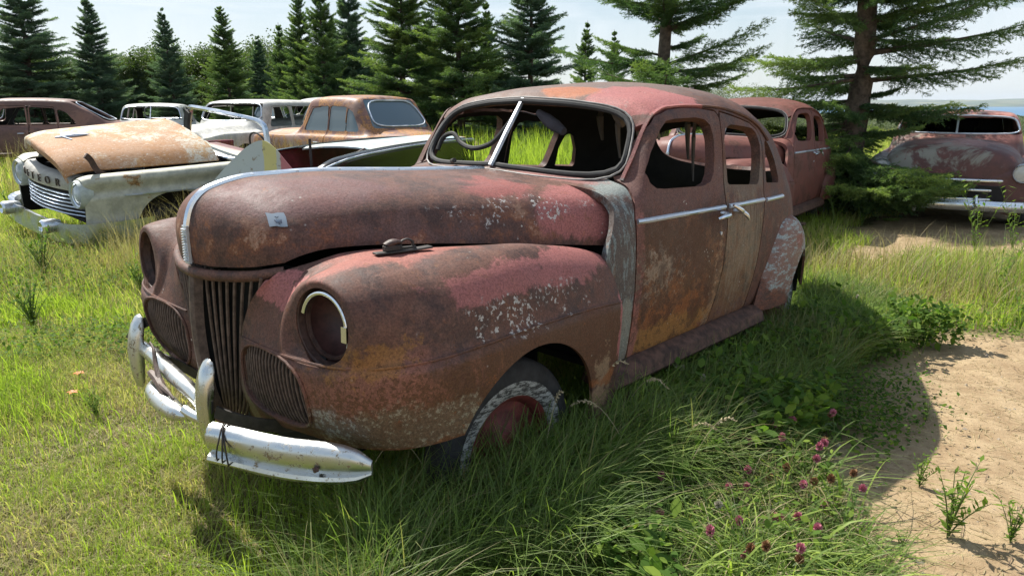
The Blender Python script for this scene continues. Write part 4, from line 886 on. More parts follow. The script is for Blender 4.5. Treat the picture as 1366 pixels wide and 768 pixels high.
def white_wreck():
    t = thing('white_wreck', 'cream-white front half of a car with raised orange-rusted hood and bare windshield frame', 'car', (-5.20, 7.95, -.11), R_(-126.87), GRP); t.rotation_euler[0] = R_(-6)
    # side panels: rows along x, columns from top inner edge down
    S = lambda x, w, top, bot: [(x, .70*w/.95, top-.02), (x, .80*w/.95, top+.005), (x, .90*w/.95, top-.005), (x, w*.985, top-.05), (x, w*.96, top-.17), (x, w, top-.23), (x, w*.985, top-.42), (x, w*.95, bot)]
    ctrl = [S(.02, .86, .93, .32), S(-.10, .92, .97, .28), S(-.5, .95, .985, .27), S(-1.1, .96, 1.0, .27), S(-1.8, .96, 1.02, .27), S(-2.35, .96, 1.02, .27)]
    for s in (1, -1):
        V = patch(ctrl, 110, 60).reshape(-1, 3); F = grid_faces(110, 60)
        V, F = clip(V, F, lambda q: oval(q, (-.92, .34), (.44, .42), (0, 2), 2.3))
        if s < 0: V = V*np.array([1, -1, 1])
        o = mesh_obj('fender', V, oriented(V, F, (-1, s*.3, .6)), A_W, t); solid(o, .014, -1, True, DARK)
        pts = [(x, s*.967, .765) for x in np.linspace(-.35, -2.3, 12)]
        MB().tube(pts, 1., prof=[(-.006, -.010), (.008, -.005), (.008, .005), (-.006, .010)]).build('side_trim', ALU, o)
        h = MB().lathe([(.15, -.10), (.155, 0), (.14, .03), (.125, .02), (.118, -.02)], c=(.03, s*.74, .77), ax='x', n=32).build('headlight', wear('pale_headlight_pod', (.42, .46, .44), amount=.1, seed=12), t)
        MB().lathe([(.118, -.01), (.08, .022), (.0005, .032)], c=(.03, s*.74, .77), ax='x', n=24).build('lens', GLOSSL, h)
        MB().lathe([(.120, -.012), (.124, .012), (.112, .004)], c=(.03, s*.74, .77), ax='x', n=24).build('lens_ring', CHROME_B, h)
        MB().tube([(-.35, s*.72, .93), (-.20, s*.72, 1.0), (-.14, s*.70, 1.13), (-.10, s*.70, 1.17)], 1., prof=[(-.012, -.03), (-.012, .03), (.012, .03), (.012, -.03)], smoothn=12).build('hood_hinge_arm', RUSTDK, t)
        road_wheel(t, (-.92, s*.72, .26), s, R=.31, W=.18, rim=.19, white=False, rimmat=BLACKIRON, detail=26)
        MB().box((-.95, s*.60, .62), (1.5, .02, .55)).build('inner_fender', DARK, t, smooth=False)
    # lettered nose panel
    V = []
    for y in np.linspace(-.60, .60, 25):
        b = .10*(1-(y/.6)**2)
        for z, dx in ((.945, -.10), (.935, -.01), (.90, .02), (.80, .035), (.78, .02), (.76, -.04)): V.append((.0+b+dx, y, z))
    nose = mesh_obj('nose_panel', V, oriented(V, grid_faces(25, 6), (-1, 0, .8)), wear('nose_silver', (.42, .40, .36), amount=.2, seed=13), t); solid(nose, .012, -1)
    for i, ch in enumerate('METEOR'):
        cu = bpy.data.curves.new('letter', 'FONT'); cu.body = ch; cu.size = .115; cu.extrude = .006; cu.align_x = 'CENTER'; cu.align_y = 'CENTER'
        tmp = bpy.data.objects.new('tmp', cu); COL.objects.link(tmp); bpy.context.view_layer.update()
        me = bpy.data.meshes.new_from_object(tmp.evaluated_get(bpy.context.evaluated_depsgraph_get())); bpy.data.objects.remove(tmp)
        o = bpy.data.objects.new('letter', me); COL.objects.link(o); me.materials.clear(); me.materials.append(flat('letter_dark', (.07, .05, .045), .5)); o.parent = nose
        y = -.42+i*.168; b = .10*(1-(y/.6)**2)
        o.matrix_local = Matrix.Translation((b+.038, y, .85)) @ Matrix.Rotation(math.atan2(.2*y/.36*1.0, 1), 4, 'Z') @ Matrix(((0, 0, 1, 0), (1, 0, 0, 0), (0, 1, 0, 0), (0, 0, 0, 1)))
    # grille bars
    for k in range(6):
        z = .73-k*.042; w = .66; MB().tube([(-.06, -w, z-.01), (.06, -w*.6, z), (.10, 0, z), (.06, w*.6, z), (-.06, w, z-.01)], .010, 7, smoothn=16).build('grille_bar', ALU, t)
    MB().box((-.08, 0, .60), (.03, 1.45, .34)).build('grille_backing', DARK, t, smooth=False)
    # big bumper with pods
    pts = [(-.62, .99, .42), (-.30, 1.0, .41), (.02, .93, .40), (.16, .72, .38), (.20, .40, .37), (.21, 0, .37), (.20, -.40, .37), (.16, -.72, .38), (.02, -.93, .40), (-.30, -1.0, .41), (-.62, -.99, .42)]
    bp = MB().tube(pts, 1., prof=[(-.03, -.11), (.03, -.09), (.06, -.05), (.045, -.01), (.055, .03), (.03, .08), (-.03, .10)], smoothn=60).build('bumper', mk_chrome('dull_bumper_chrome', .6, (.50, .54, .60), .26, (.2, .16, .1)), t)
    for s in (1, -1): MB().lathe([(.001, -.06), (.06, -.05), (.075, .0), (.075, .12), (.055, .14), (.04, .12), (.001, .11)], c=(.20, s*.52, .42), ax='x', n=20).build('bumper_pod', CHROME_B, bp)
    # raised hood: corners lifted at the nose
    C = []
    for u in np.linspace(0, 1, 8):
        row = []
        for y in np.linspace(-1, 1, 9):
            f_ = (1+y)/2; x = (-.03+.12*f_)*(1-u)+(-1.57-.05*f_)*u; z = (1.22*(1-f_)+1.05*f_)*(1-u)+(1.36*(1-f_)+1.08*f_)*u
            row.append((x+.07*(1-y*y)*(1-u), y*(.66+.04*u), z+.115*(1-abs(y)**2.6)-.05*(abs(y) > .98)-.05*(u < .01)))
        C.append(row)
    C = [[(p[0], p[1], p[2]-.07) for p in C[0]]]+C
    P = patch(C, 60, 50).reshape(-1, 3)
    hd = mesh_obj('hood', P, oriented(P, grid_faces(60, 50), (-1, 0, .5)), hood_rust(), t); solid(hd, .02, -1, True, DARK)
    MB().tube([(-.10, 0, 1.26), (-.22, 0, 1.27), (-.46, 0, 1.29)], [.012, .03, .005], 8, smoothn=12).tube([(-.22, -.12, 1.29), (-.16, 0, 1.275), (-.22, .12, 1.25)], .008, 6).build('hood_ornament', ALU, hd)
    # engine bay
    MB().box((-.95, 0, .46), (1.8, 1.3, .03)).build('engine_bay', DARK, t, smooth=False)
    MB().box((-1.9, 0, .62), (.04, 1.5, .72)).build('firewall', DARK, t, smooth=False)
    MB().box((-.50, 0, .72), (.10, .75, .34)).build('dark_radiator_box', BLACKIRON, t, smooth=False)
    MB().box((-1.2, 0, .70), (.7, .5, .34)).tube([(-.9, .1, .9), (-1.5, .1, .9)], .11, 14).build('engine', BLACKIRON, t, smooth=True)
    MB().tube([(-.25, -.3, .86), (-.5, .1, .92), (-.9, .3, .9)], .028, 8, smoothn=14).build('hose', ALU, t)
    # cowl, dash
    V = [];
    for x, z in ((-1.92, 1.0), (-2.0, 1.03), (-2.12, 1.04), (-2.3, 1.02), (-2.4, .97)):
        for y in np.linspace(-.93, .93, 14): V.append((x+.12*(1-(y/.93)**2), y, z+.02*(1-(y/.93)**2)))
    o = mesh_obj('cowl', V, oriented(V, grid_faces(5, 14), (-2, 0, .5)), A_W, t); solid(o, .02, -1)
    # wraparound windshield frame
    DX = .34
    mv = lambda L: [(a+DX, b, c_) for a, b, c_ in L]
    base = mv([(-2.50, .93, 1.05), (-2.36, .93, 1.04), (-2.16, .86, 1.045), (-2.03, .60, 1.055), (-1.96, 0, 1.07), (-2.03, -.60, 1.055), (-2.16, -.86, 1.045), (-2.36, -.93, 1.04), (-2.50, -.93, 1.05)])
    head = mv([(-2.50, .93, 1.05), (-2.50, .915, 1.20), (-2.50, .86, 1.42), (-2.46, .76, 1.50), (-2.38, .5, 1.525), (-2.33, 0, 1.54), (-2.38, -.5, 1.525), (-2.46, -.76, 1.50), (-2.50, -.86, 1.42), (-2.50, -.915, 1.20), (-2.50, -.93, 1.05)])
    MB().tube(head, 1., prof=[(-.022, -.03), (-.028, .02), (0, .035), (.028, .02), (.022, -.03)], up=(1, 0, 0), smoothn=70).build('windshield_frame', CHROME_B, t)
    MB().tube(base, .022, 8, smoothn=60).build('windshield_sill', CHROME_B, t)
    MB().tube(mv([(-2.46, -.90, 1.04), (-2.45, -.87, 1.25), (-2.44, -.80, 1.44)]), 1., prof=[(-.05, -.02), (-.05, .02), (.05, .02), (.05, -.02)], up=(1, 0, 0), smoothn=10).build('door_post', BLACKRUB, t)
    c = (-2.42, .36, 1.10)
    wl = MB().tube([(c[0]+.06*math.sin(a), c[1]+.20*math.cos(a), c[2]+.19*math.sin(a)) for a in np.linspace(0, 2*math.pi, 26)], .013, 6, up=(1, 0, 0), caps=False).build('steering_wheel', BLACKRUB, t)
    MB().tube([(-2.2, .36, .8), c], .02, 6).tube([(c[0], c[1]-.18, c[2]), (c[0], c[1]+.18, c[2])], .012, 6).build('steering_column', BLACKRUB, wl)
    MB().box((-2.45, 0, .92), (.2, 1.7, .16)).build('dashboard', flat('dash_red', (.12, .03, .03), .6), t, smooth=False, bev=.03)
    for s in (1, -1): MB().box((-2.62, s*.93, .78), (.46, .05, .46)).build('door_stub', flat('dull_red_paint', (.17, .025, .03), .45, var=.5, scale=5), t, smooth=False, bev=.02)
    MB().box((-2.55, 0, .45), (1.2, 1.75, .05)).build('floor_pan', DARK, t, smooth=False)
    for k in range(2): MB().tube([(-2.62, .965, .93-k*.3), (-2.40, .968, .93-k*.3)], .008, 6).build('side_trim', ALU, t)
GLOSSL = flat('headlamp_glass', (.42, .46, .5), .12, var=.3)
white_wreck()

# ================================================================== low black car, its torn panels
def black_car():
    t = thing('black_convertible', 'low black and light-blue car with open boot, parked directly behind the big sedan hood', 'car', (-2.50, 7.60, -.12), R_(-110.6), GRP); t.scale = (1, .8, 1)
    BK = flat('gloss_black_side', (.012, .012, .014), .18, var=.3, scale=4); LB = wear('sky_blue_deck', (.40, .52, .56), amount=.15, seed=21, second=(.46, .48, .44))
    S = lambda x, w, top: [(x, w*.80, top+.01), (x, w*.90, top+.012), (x, w*.97, top-.005), (x, w, top-.035), (x, w*.985, top-.25), (x, w, top-.5), (x, w*.95, top-.72)]
    ctrl = [S(.0, .60, .90), S(-.10, .74, .99), S(-.35, .80, 1.06), S(-.9, .82, 1.10), S(-1.8, .83, 1.13), S(-2.8, .82, 1.14), S(-3.8, .80, 1.12)]
    for s in (1, -1):
        V = patch(ctrl, 90, 40).reshape(-1, 3)
        if s < 0: V = V*np.array([1, -1, 1])
        V, F = clip(V, grid_faces(90, 40), lambda q: oval(q, (-.95, .38), (.38, .36), (0, 2)))
        o = mesh_obj('side_panel', V, oriented(V, F, (-1, 0, .5)), BK, t); solid(o, .015, -1, True, flat('inner_red', (.2, .03, .04), .5))
        MB().tube([(x, s*w, z) for x, w, z in ((-.05, .69, .965), (-.35, .80, 1.045), (-.9, .825, 1.085), (-1.8, .835, 1.115), (-2.8, .825, 1.125), (-3.75, .80, 1.11))], .013, 6, smoothn=24).build('side_trim', ALU, o)
        for x in (-.95, -3.0): road_wheel(t, (x, s*.68, .34), s, R=.32, W=.17, rim=.19, white=False, rimmat=BLACKIRON, detail=24)
    C = [[(x, y*.66, 1.12+.04*(1-y*y)-(.03 if x > -1.25 else 0)) for y in np.linspace(-1, 1, 7)] for x in (-1.15, -1.3, -2.0, -2.9, -3.8)]
    P = patch(C, 30, 24).reshape(-1, 3); o = mesh_obj('deck_lid', P, oriented(P, grid_faces(30, 24), (-2, 0, 0)), LB, t); solid(o, .02, -1)
    MB().box((-.75, 0, .55), (1.2, 1.3, .05)).build('boot_floor', flat('boot_red', (.10, .03, .03), .7), t, smooth=False)
    MB().box((-.06, 0, .62), (.06, 1.2, .5)).build('end_panel', flat('boot_red', (.1, .03, .03), .7), t, smooth=False, bev=.02)
    MB().tube([(-.35, .50, .98), (-.75, .48, 1.02), (-1.15, .46, 1.10)], .022, 6).build('boot_strut', RUSTDK, t)
    MB().tube([(-.6, .0, .7), (-.62, -.02, 1.24)], .018, 6).build('prop_rod', BLACKIRON, t)
    MB().box((-2.4, 0, .4), (3.0, 1.5, .05)).build('floor_pan', DARK, t, smooth=False)
black_car()
def loose_panel():
    m = Mat('striped_panel_paint', .5); y = m.axis(0); n = m.noise(14, 7, .75)
    q = m.math('ADD', y, m.math('MULTIPLY', m.math('SUBTRACT', n, .5), .05))
    c = m.mix(m.step(q, .02, .03), (.48, .52, .52), (.62, .55, .22)); c = m.mix(m.step(q, .15, .16), c, (.50, .50, .46)); c = m.mix(m.step(q, .19, .20), c, (.48, .16, .18))
    c = m.mix(m.step(n, .58, .66), c, (.25, .2, .14)); m.set(color=c)
    C = [[(-.42+.7*u, .03*math.sin(u*3), .55+.06*u) if k == 2 else (-.42+.7*u, -.22+.02*u, .50-.35*u*0) if k == 1 else (-.42+.7*u, -.34, .02) for k in (0, 1, 2)] for u in np.linspace(0, 1, 5)]
    top = [(-.55, .30), (-.30, .52), (-.10, .66), (.05, .69), (.30, .45), (.52, .20)]
    V = []
    for x, z in top:
        for k in np.linspace(0, 1, 8): V.append((x, .10*math.sin(k*2.2)-.25*k, max(.0, z)*(1-k)+0.0*k))
    V = np.array(V); V = makima(V.reshape(6, 8, 3), np.linspace(0, 1, 30)).reshape(-1, 3)
    o = mesh_obj('loose_hood_panel', V, grid_faces(30, 8), m.m); solid(o, .018, 0)
    o.location = (-2.22, 6.35, .50); o.rotation_euler = (0, 0, R_(6)); o.scale = (.85, 1, 1.0)
    tag(o, 'loose light blue sheet-metal panel with a yellow stripe, leaning in dry grass', 'car panel')
    g = thing('fallen_mirror', 'square framed mirror propped beside the striped panel on the black car', 'mirror', (-2.42, 7.1, .86), R_(20)); g.rotation_euler = (R_(-35), R_(22), R_(15))
    MB().box((0, 0, 0), (.34, .02, .22)).build('frame', ALU, g, smooth=False, bev=.004); MB().box((0, -.014, 0), (.29, .006, .17)).build('glass', flat('mirror_blue', (.22, .30, .38), .08, .6), g, smooth=False)
loose_panel()

# ================================================================== terrain
def hgt(x, y):
    x = np.asarray(x, float); y = np.asarray(y, float); d = np.hypot(x, y)
    near = .022*np.sin(x*1.9+1)*np.cos(y*1.6)+.015*np.sin(x*4.1+y*3.3)+.008*np.sin(x*9+2*y)*np.cos(y*8)
    far = -5*sstep(d, 38, 110)-36*np.clip((d-100)/2700, 0, 1)**.8
    left = 3.2*sstep(-x, 30, 90)*(d < 400)
    return near*np.clip(1.4-d/30, .2, 1)+far+left*0
def build_ground():
    def axis(n, near, far):
        t = np.linspace(-1, 1, n); return np.sign(t)*(near*abs(t)+far*np.abs(t)**7)
    xs = axis(420, 13, 12000); ys = axis(420, 13, 12000)+4
    X, Y = np.meshgrid(xs, ys, indexing='ij'); Z = hgt(X, Y)
    V = np.stack([X, Y, Z], -1).reshape(-1, 3)
    m = Mat('ground_soil_and_turf', .95, 0, .2); x, y = m.axis(0), m.axis(1)
    w = m.noise(.9, 8, .68); w2 = m.noise(6, 8, .7, off=(3, 3, 0)); f = m.noise(60, 6, .75); fl = m.noise(1, 6, .8, stretch=(25, 90, 20))
    # bare earth: everything right of a wandering line
    edge = m.math('SUBTRACT', x, m.math('ADD', m.math('MULTIPLY', y, .64), -.38))
    edge = m.math('ADD', edge, m.step(y, 6.3, 7.0, 0, .8))
    dirt = m.step(m.math('ADD', edge, m.math('MULTIPLY', m.math('SUBTRACT', w, .5), .9)), -.12, .12)
    band = m.math('MULTIPLY', m.step(m.math('ADD', y, m.math('MULTIPLY', m.math('SUBTRACT', w, .5), .8)), 4.3, 4.6), m.step(m.math('ADD', y, m.math('MULTIPLY', m.math('SUBTRACT', w, .5), 1.6)), 6.3, 6.9, 1., 0.))
    dirt = m.math('MULTIPLY', dirt, m.math('SUBTRACT', 1., m.math('MULTIPLY', band, .8)))
    dirt = m.math('MULTIPLY', dirt, m.step(y, 13, 16, 1., 0.))
    bare = m.step(m.math('ADD', m.math('MULTIPLY', w, .5), m.math('MULTIPLY', w2, .5)), .53, .60)
    soil = m.mix(m.step(w2, .3, .7), (.27, .185, .105), (.42, .315, .19)); soil = m.mix(m.step(f, .60, .70, 0, .6), soil, (.15, .10, .06)); soil = m.mix(m.step(fl, .60, .66, 0, .6), soil, (.50, .42, .28))
    turf = m.mix(m.step(w2, .35, .65), (.060, .062, .020), (.17, .145, .065)); turf = m.mix(m.math('MULTIPLY', bare, .6), turf, (.24, .18, .10)); turf = m.mix(m.step(f, .55, .7, 0, .5), turf, (.05, .045, .02))
    farc = m.mix(m.step(m.noise(.02, 4, .6), .4, .6), (.045, .075, .022), (.10, .12, .045))
    dist = m.step(y, 25, 60)
    m.set(color=m.mix(dist, m.mix(dirt, turf, soil), farc)); m.bump(m.math('ADD', m.math('MULTIPLY', w2, 1.), m.math('MULTIPLY', f, .5)), .6, .03)
    g = mesh_obj('ground', V, grid_faces(420, 420), m.m); tag(g, 'grassy field with bare sandy earth at the right', None, None, 'structure')
build_ground()
def build_far():
    m = Mat('lake_water', .45, 0, .25); m.set(color=(.045, .15, .27)); m.bump(m.noise(.05, 3, .6), .1, 1.)
    V = [(x, y, -38) for x in (-9000, 14000) for y in (400, 11500)]
    tag(mesh_obj('lake', V, [(0, 2, 3, 1)], m.m, smooth=False), 'blue lake beyond the trees', None, None, 'structure')
    m = Mat('far_shore', .95, 0, .1); n = m.noise(.0022, 5, .6); n2 = m.noise(.0009, 2, .5, stretch=(1, 3, 1)); n = m.mix(m.step(n, .45, .55), (.035, .06, .03), m.mix(m.step(n2, .5, .52), (.08, .12, .05), (.20, .19, .09)))
    m.set(color=n)
    xs = np.linspace(-9000, 16000, 160); V = []
    for x in xs:
        hh = 62+26*math.sin(x*.0007+1)+12*math.sin(x*.0023)+5*math.sin(x*.009)
        for yy, k in ((8300, -.9), (8500, -.25), (9200, .25), (10500, .75), (12000, 1.)): V.append((x, yy+300*math.sin(x*.0006), -38+6+(hh+38)*max(k, 0)+min(k, 0)*14))
    tag(mesh_obj('far_hills', V, grid_faces(160, 5, flip=True), m.m), 'low wooded hills on the far shore', None, None, 'structure')
build_far()

# ================================================================== vegetation
def fast_mesh(name, V, F, mat, attr=None, smooth=False):
    "V (n,3), F (m,k) numpy; attr per vertex float 'tint'"
    me = bpy.data.meshes.new(name); n, (mf, k) = len(V), F.shape
    me.vertices.add(n); me.vertices.foreach_set('co', np.ascontiguousarray(V, dtype=np.float32).ravel())
    me.loops.add(mf*k); me.loops.foreach_set('vertex_index', np.ascontiguousarray(F, dtype=np.int32).ravel())
    me.polygons.add(mf); me.polygons.foreach_set('loop_start', np.arange(0, mf*k, k, dtype=np.int32))
    me.update(calc_edges=True)
    if smooth: me.shade_smooth()
    if attr is not None:
        a = me.attributes.new('tint', 'FLOAT', 'POINT'); a.data.foreach_set('value', np.ascontiguousarray(attr, dtype=np.float32))
    me.materials.append(mat); o = bpy.data.objects.new(name, me); COL.objects.link(o); return o
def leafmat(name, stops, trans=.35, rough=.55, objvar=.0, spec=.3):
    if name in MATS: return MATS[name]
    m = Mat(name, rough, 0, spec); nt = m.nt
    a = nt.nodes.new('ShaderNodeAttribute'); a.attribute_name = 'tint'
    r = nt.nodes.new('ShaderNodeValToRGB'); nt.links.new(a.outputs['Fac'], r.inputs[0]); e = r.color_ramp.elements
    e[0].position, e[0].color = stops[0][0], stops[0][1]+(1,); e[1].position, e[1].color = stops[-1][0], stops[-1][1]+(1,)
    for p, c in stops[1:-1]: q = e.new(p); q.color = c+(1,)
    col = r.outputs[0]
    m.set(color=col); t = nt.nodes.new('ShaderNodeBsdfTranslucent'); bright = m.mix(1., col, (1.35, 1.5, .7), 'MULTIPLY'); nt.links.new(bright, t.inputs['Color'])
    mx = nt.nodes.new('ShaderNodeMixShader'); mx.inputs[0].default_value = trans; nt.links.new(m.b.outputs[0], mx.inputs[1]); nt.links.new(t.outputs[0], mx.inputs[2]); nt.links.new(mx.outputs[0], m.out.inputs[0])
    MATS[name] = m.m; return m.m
BARK = flat('spruce_bark', (.10, .075, .055), .95, var=.5, scale=14, bump=.8)
# ---------- spruce
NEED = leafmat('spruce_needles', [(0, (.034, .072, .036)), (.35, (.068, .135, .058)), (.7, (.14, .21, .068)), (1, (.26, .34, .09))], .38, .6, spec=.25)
NEEDB = leafmat('blue_spruce_needles', [(0, (.042, .078, .058)), (.4, (.080, .145, .098)), (.75, (.13, .20, .13)), (1, (.20, .27, .15))], .36, .6, spec=.25)
def branch_segments(rng, n_lat, sub):
    "unit-length branch along +x in the xy plane; returns segments (a, b)"
    segs = []
    sag = lambda t: -.10*t*t*0+.05*t
    for i in range(14): segs.append(((i/14, 0, 0), ((i+1)/14, 0, 0)))
    for i in range(n_lat):
        t = .10+.88*(i+rng.random()*.5)/n_lat
        for s in (1, -1):
            L = (.34*(1-t)**.75*min(1, (t+.15)*2.6)+.055)*rng.uniform(.7, 1.15); a = R_(rng.uniform(44, 58)); d = np.array([math.cos(a), s*math.sin(a), rng.uniform(-.50, .12)])
            p0 = np.array([t, 0, 0]); p1 = p0+d*L*.5; d2 = d+np.array([.25, 0, -.02]); p2 = p1+d2/np.linalg.norm(d2)*L*.5
            segs += [(p0, p1), (p1, p2)]
            ns = int(L/.045) if sub else 0
            for k in range(ns):
                u = (k+.7)/ns; q = p0+(p2-p0)*u
                for s2 in (1, -1):
                    l2 = L*.36*(1.05-u)*rng.uniform(.6, 1.2)+.018; a2 = a*s+s2*R_(45); dd = np.array([math.cos(a2), math.sin(a2), rng.uniform(-1.0, .25)]); segs.append((q, q+dd/np.linalg.norm(dd)*l2))
    A = np.array([np.array(a, float) for a, b in segs]); B = np.array([np.array(b, float) for a, b in segs]); return A, B
def needles(A, B, dens, ln, wd, rng):
    L = np.linalg.norm(B-A, axis=1); n = np.maximum(2, (L*dens).astype(int)); idx = np.repeat(np.arange(len(A)), n)
    t = rng.random(len(idx)); P = A[idx]+(B-A)[idx]*t[:, None]; T = ((B-A)/np.maximum(L, 1e-6)[:, None])[idx]
    r = rng.normal(size=P.shape); r -= (r*T).sum(1)[:, None]*T; r /= np.linalg.norm(r, axis=1)[:, None]+1e-9; r[:, 2] = r[:, 2]*.8+.15
    D = T*.75+r*.8; D /= np.linalg.norm(D, axis=1)[:, None]; S = np.cross(D, rng.normal(size=P.shape)); S /= np.linalg.norm(S, axis=1)[:, None]+1e-9
    l = ln*rng.uniform(.7, 1.25, len(P))[:, None]
    V = np.stack([P-S*wd/2, P+S*wd/2, P+D*l+S*wd*.15, P+D*l-S*wd*.15], 1); return V, t
def make_spruce(name, H, Rb, rng, dens, ln, wd, n_lat, sub, whorl_gap, z0=.25, mat=None, shape=1., trunk_r=.09, tilt=(25, -14), lean=.02, dead=0, extra=(), skip=None):
    mat = mat or NEED
    branches = []; z = z0
    while z < H*.985:
        u = z/H; prof = (1-u)**shape*(1-.25*max(0, .12-u)/.12)
        nb = rng.integers(4, 7) if u < .9 else 3; ph = rng.random()*6.28
        for k in range(nb):
            Lb = Rb*prof*rng.uniform(.55, 1.18)+.05
            aa = (ph+k*2*math.pi/nb) % 6.28
            if skip and skip(z, aa): Lb *= skip(z, aa)
            branches.append((z+rng.uniform(-.7, .7)*whorl_gap, ph+k*2*math.pi/nb+rng.uniform(-.3, .3), Lb, R_(tilt[1]+(tilt[0]-tilt[1])*u**.9*1.+rng.uniform(-10, 10))))
        z += whorl_gap*rng.uniform(.75, 1.2)*(1-.45*u)
    branches += list(extra)
    libs = [branch_segments(rng, n_lat, sub) for _ in range(3)]
    AV = []; AT = []; wood = MB()
    for (z, a, Lb, el) in branches:
        A, B = libs[rng.integers(3)]
        def xf(P):
            P = P*Lb; P = P.copy(); P[:, 1] *= .9; P[:, 2] += -.10*P[:, 0]*P[:, 0]/max(Lb, .3)+.16*Lb*(P[:, 0]/Lb)**3
            c, s = math.cos(el), math.sin(el); Q = np.stack([P[:, 0]*c-P[:, 2]*s, P[:, 1], P[:, 0]*s+P[:, 2]*c], 1)
            c, s = math.cos(a), math.sin(a); return np.stack([Q[:, 0]*c-Q[:, 1]*s+lean*z, Q[:, 0]*s+Q[:, 1]*c, Q[:, 2]+z], 1)
        k0 = (A[:, 0] > .12) if Lb > .6 else slice(None)
        if Lb < .5: sel = rng.random(len(A)) < .5; k0 = sel
        a_, b_ = xf(A[k0]), xf(B[k0]); V, t = needles(a_, b_, dens, ln, wd, rng); AV.append(V)
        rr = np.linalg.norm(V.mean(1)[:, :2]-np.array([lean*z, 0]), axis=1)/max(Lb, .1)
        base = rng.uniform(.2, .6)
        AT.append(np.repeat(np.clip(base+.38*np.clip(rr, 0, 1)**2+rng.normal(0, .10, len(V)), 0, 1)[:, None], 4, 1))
        if Lb > .5: bx = xf(np.stack([np.linspace(0, .8, 6), np.zeros(6), np.zeros(6)], 1)); wood.tube(bx, [.016*Lb+.006, .004], 5)
    V = np.concatenate(AV).reshape(-1, 3); T = np.concatenate(AT).ravel(); F = np.arange(len(V)).reshape(-1, 4)
    root = bpy.data.objects.new(name, None); COL.objects.link(root)
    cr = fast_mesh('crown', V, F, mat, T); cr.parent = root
    n = 22; wood.tube([(lean*zz+.02*math.sin(zz*2.3), .02*math.cos(zz*1.7), zz) for zz in np.linspace(-.3, H, n)], [trunk_r*1.25, trunk_r, trunk_r*.75, trunk_r*.5, trunk_r*.25, .008], 12)
    wood.build('trunk', BARK, root, sharp=0)
    return root
rt = np.random.default_rng(11)
ex = [(z_, R_(a_)-2.1, L_, R_(e_)) for z_, a_, L_, e_ in ((.75, -80, 1.7, -6), (.9, -92, 1.8, -6), (.55, -70, 1.8, 0), (.6, -105, 1.7, -4), (.8, -66, 1.5, -6), (.4, -74, 1.8, 4), (.5, -120, 1.5, 0), (.8, -135, 1.5, 0), (.6, -58, 1.5, -2), (.35, -95, 1.6, 6), (.3, -64, 1.6, 5), (.7, -150, 1.4, 0), (1.2, -160, 1.5, 0), (1.0, -120, 1.3, -6), (1.15, -135, 1.3, -4), (.65, -85, 1.9, 0), (.45, -88, 1.9, 2), (.25, -80, 1.6, 6), (2.2, -12, 2.45, 9), (1.85, -16, 2.1, 6), (1.45, -20, 1.5, 0), (2.6, -5, 2.4, 12))]
def near_car(z, a):
    w_ = ((a+2.1+math.pi) % (2*math.pi))-math.pi      # world direction of the branch
    return (.55 if z < 1.0 else .42) if (z < 1.95 and -1.75 < w_ < .25) else 0
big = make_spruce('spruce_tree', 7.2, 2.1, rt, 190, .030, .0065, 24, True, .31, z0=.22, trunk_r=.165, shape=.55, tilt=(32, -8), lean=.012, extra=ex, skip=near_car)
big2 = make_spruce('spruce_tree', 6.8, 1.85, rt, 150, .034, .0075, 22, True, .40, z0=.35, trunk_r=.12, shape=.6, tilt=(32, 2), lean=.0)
big.location = (4.74, 10.0, -.05); big.rotation_euler[2] = 2.1
tag(big, 'largest dark green spruce with thick bare trunk, between the rust-red and pink-roofed cars', 'tree', 'spruce trees around the car field')
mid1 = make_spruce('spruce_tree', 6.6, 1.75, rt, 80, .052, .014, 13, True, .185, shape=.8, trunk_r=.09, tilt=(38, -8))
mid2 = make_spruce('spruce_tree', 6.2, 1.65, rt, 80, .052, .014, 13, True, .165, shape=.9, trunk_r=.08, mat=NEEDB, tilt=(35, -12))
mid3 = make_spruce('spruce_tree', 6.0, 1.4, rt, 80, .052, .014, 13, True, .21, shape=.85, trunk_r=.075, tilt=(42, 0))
first = {0: True, 1: True, 2: True, 3: True}
def spruce(kind, px, y, H, wide, rz, label):
    x = (px-683)/942.6*(y*.968+.3); src, h0 = {0: (big2, 6.8), 1: (mid1, 6.6), 2: (mid2, 6.2), 3: (mid3, 6.0)}[kind]
    s = H/h0; z = float(hgt(x, y))-.05
    if first[kind]: o = src; o.location = (x, y, z); o.rotation_euler = (0, 0, rz); o.scale = (s*wide*1.15, s*wide*1.15, s); first[kind] = False; tag(o, label, 'tree', 'spruce trees around the car field')
    else: o = dup(src, (x, y, z), rz, (s*wide*1.15, s*wide*1.15, s), label, 'spruce trees around the car field')
    o['category'] = 'tree'
def top_h(py, y): return 1.51+(138-py)/942.6*y*1.06
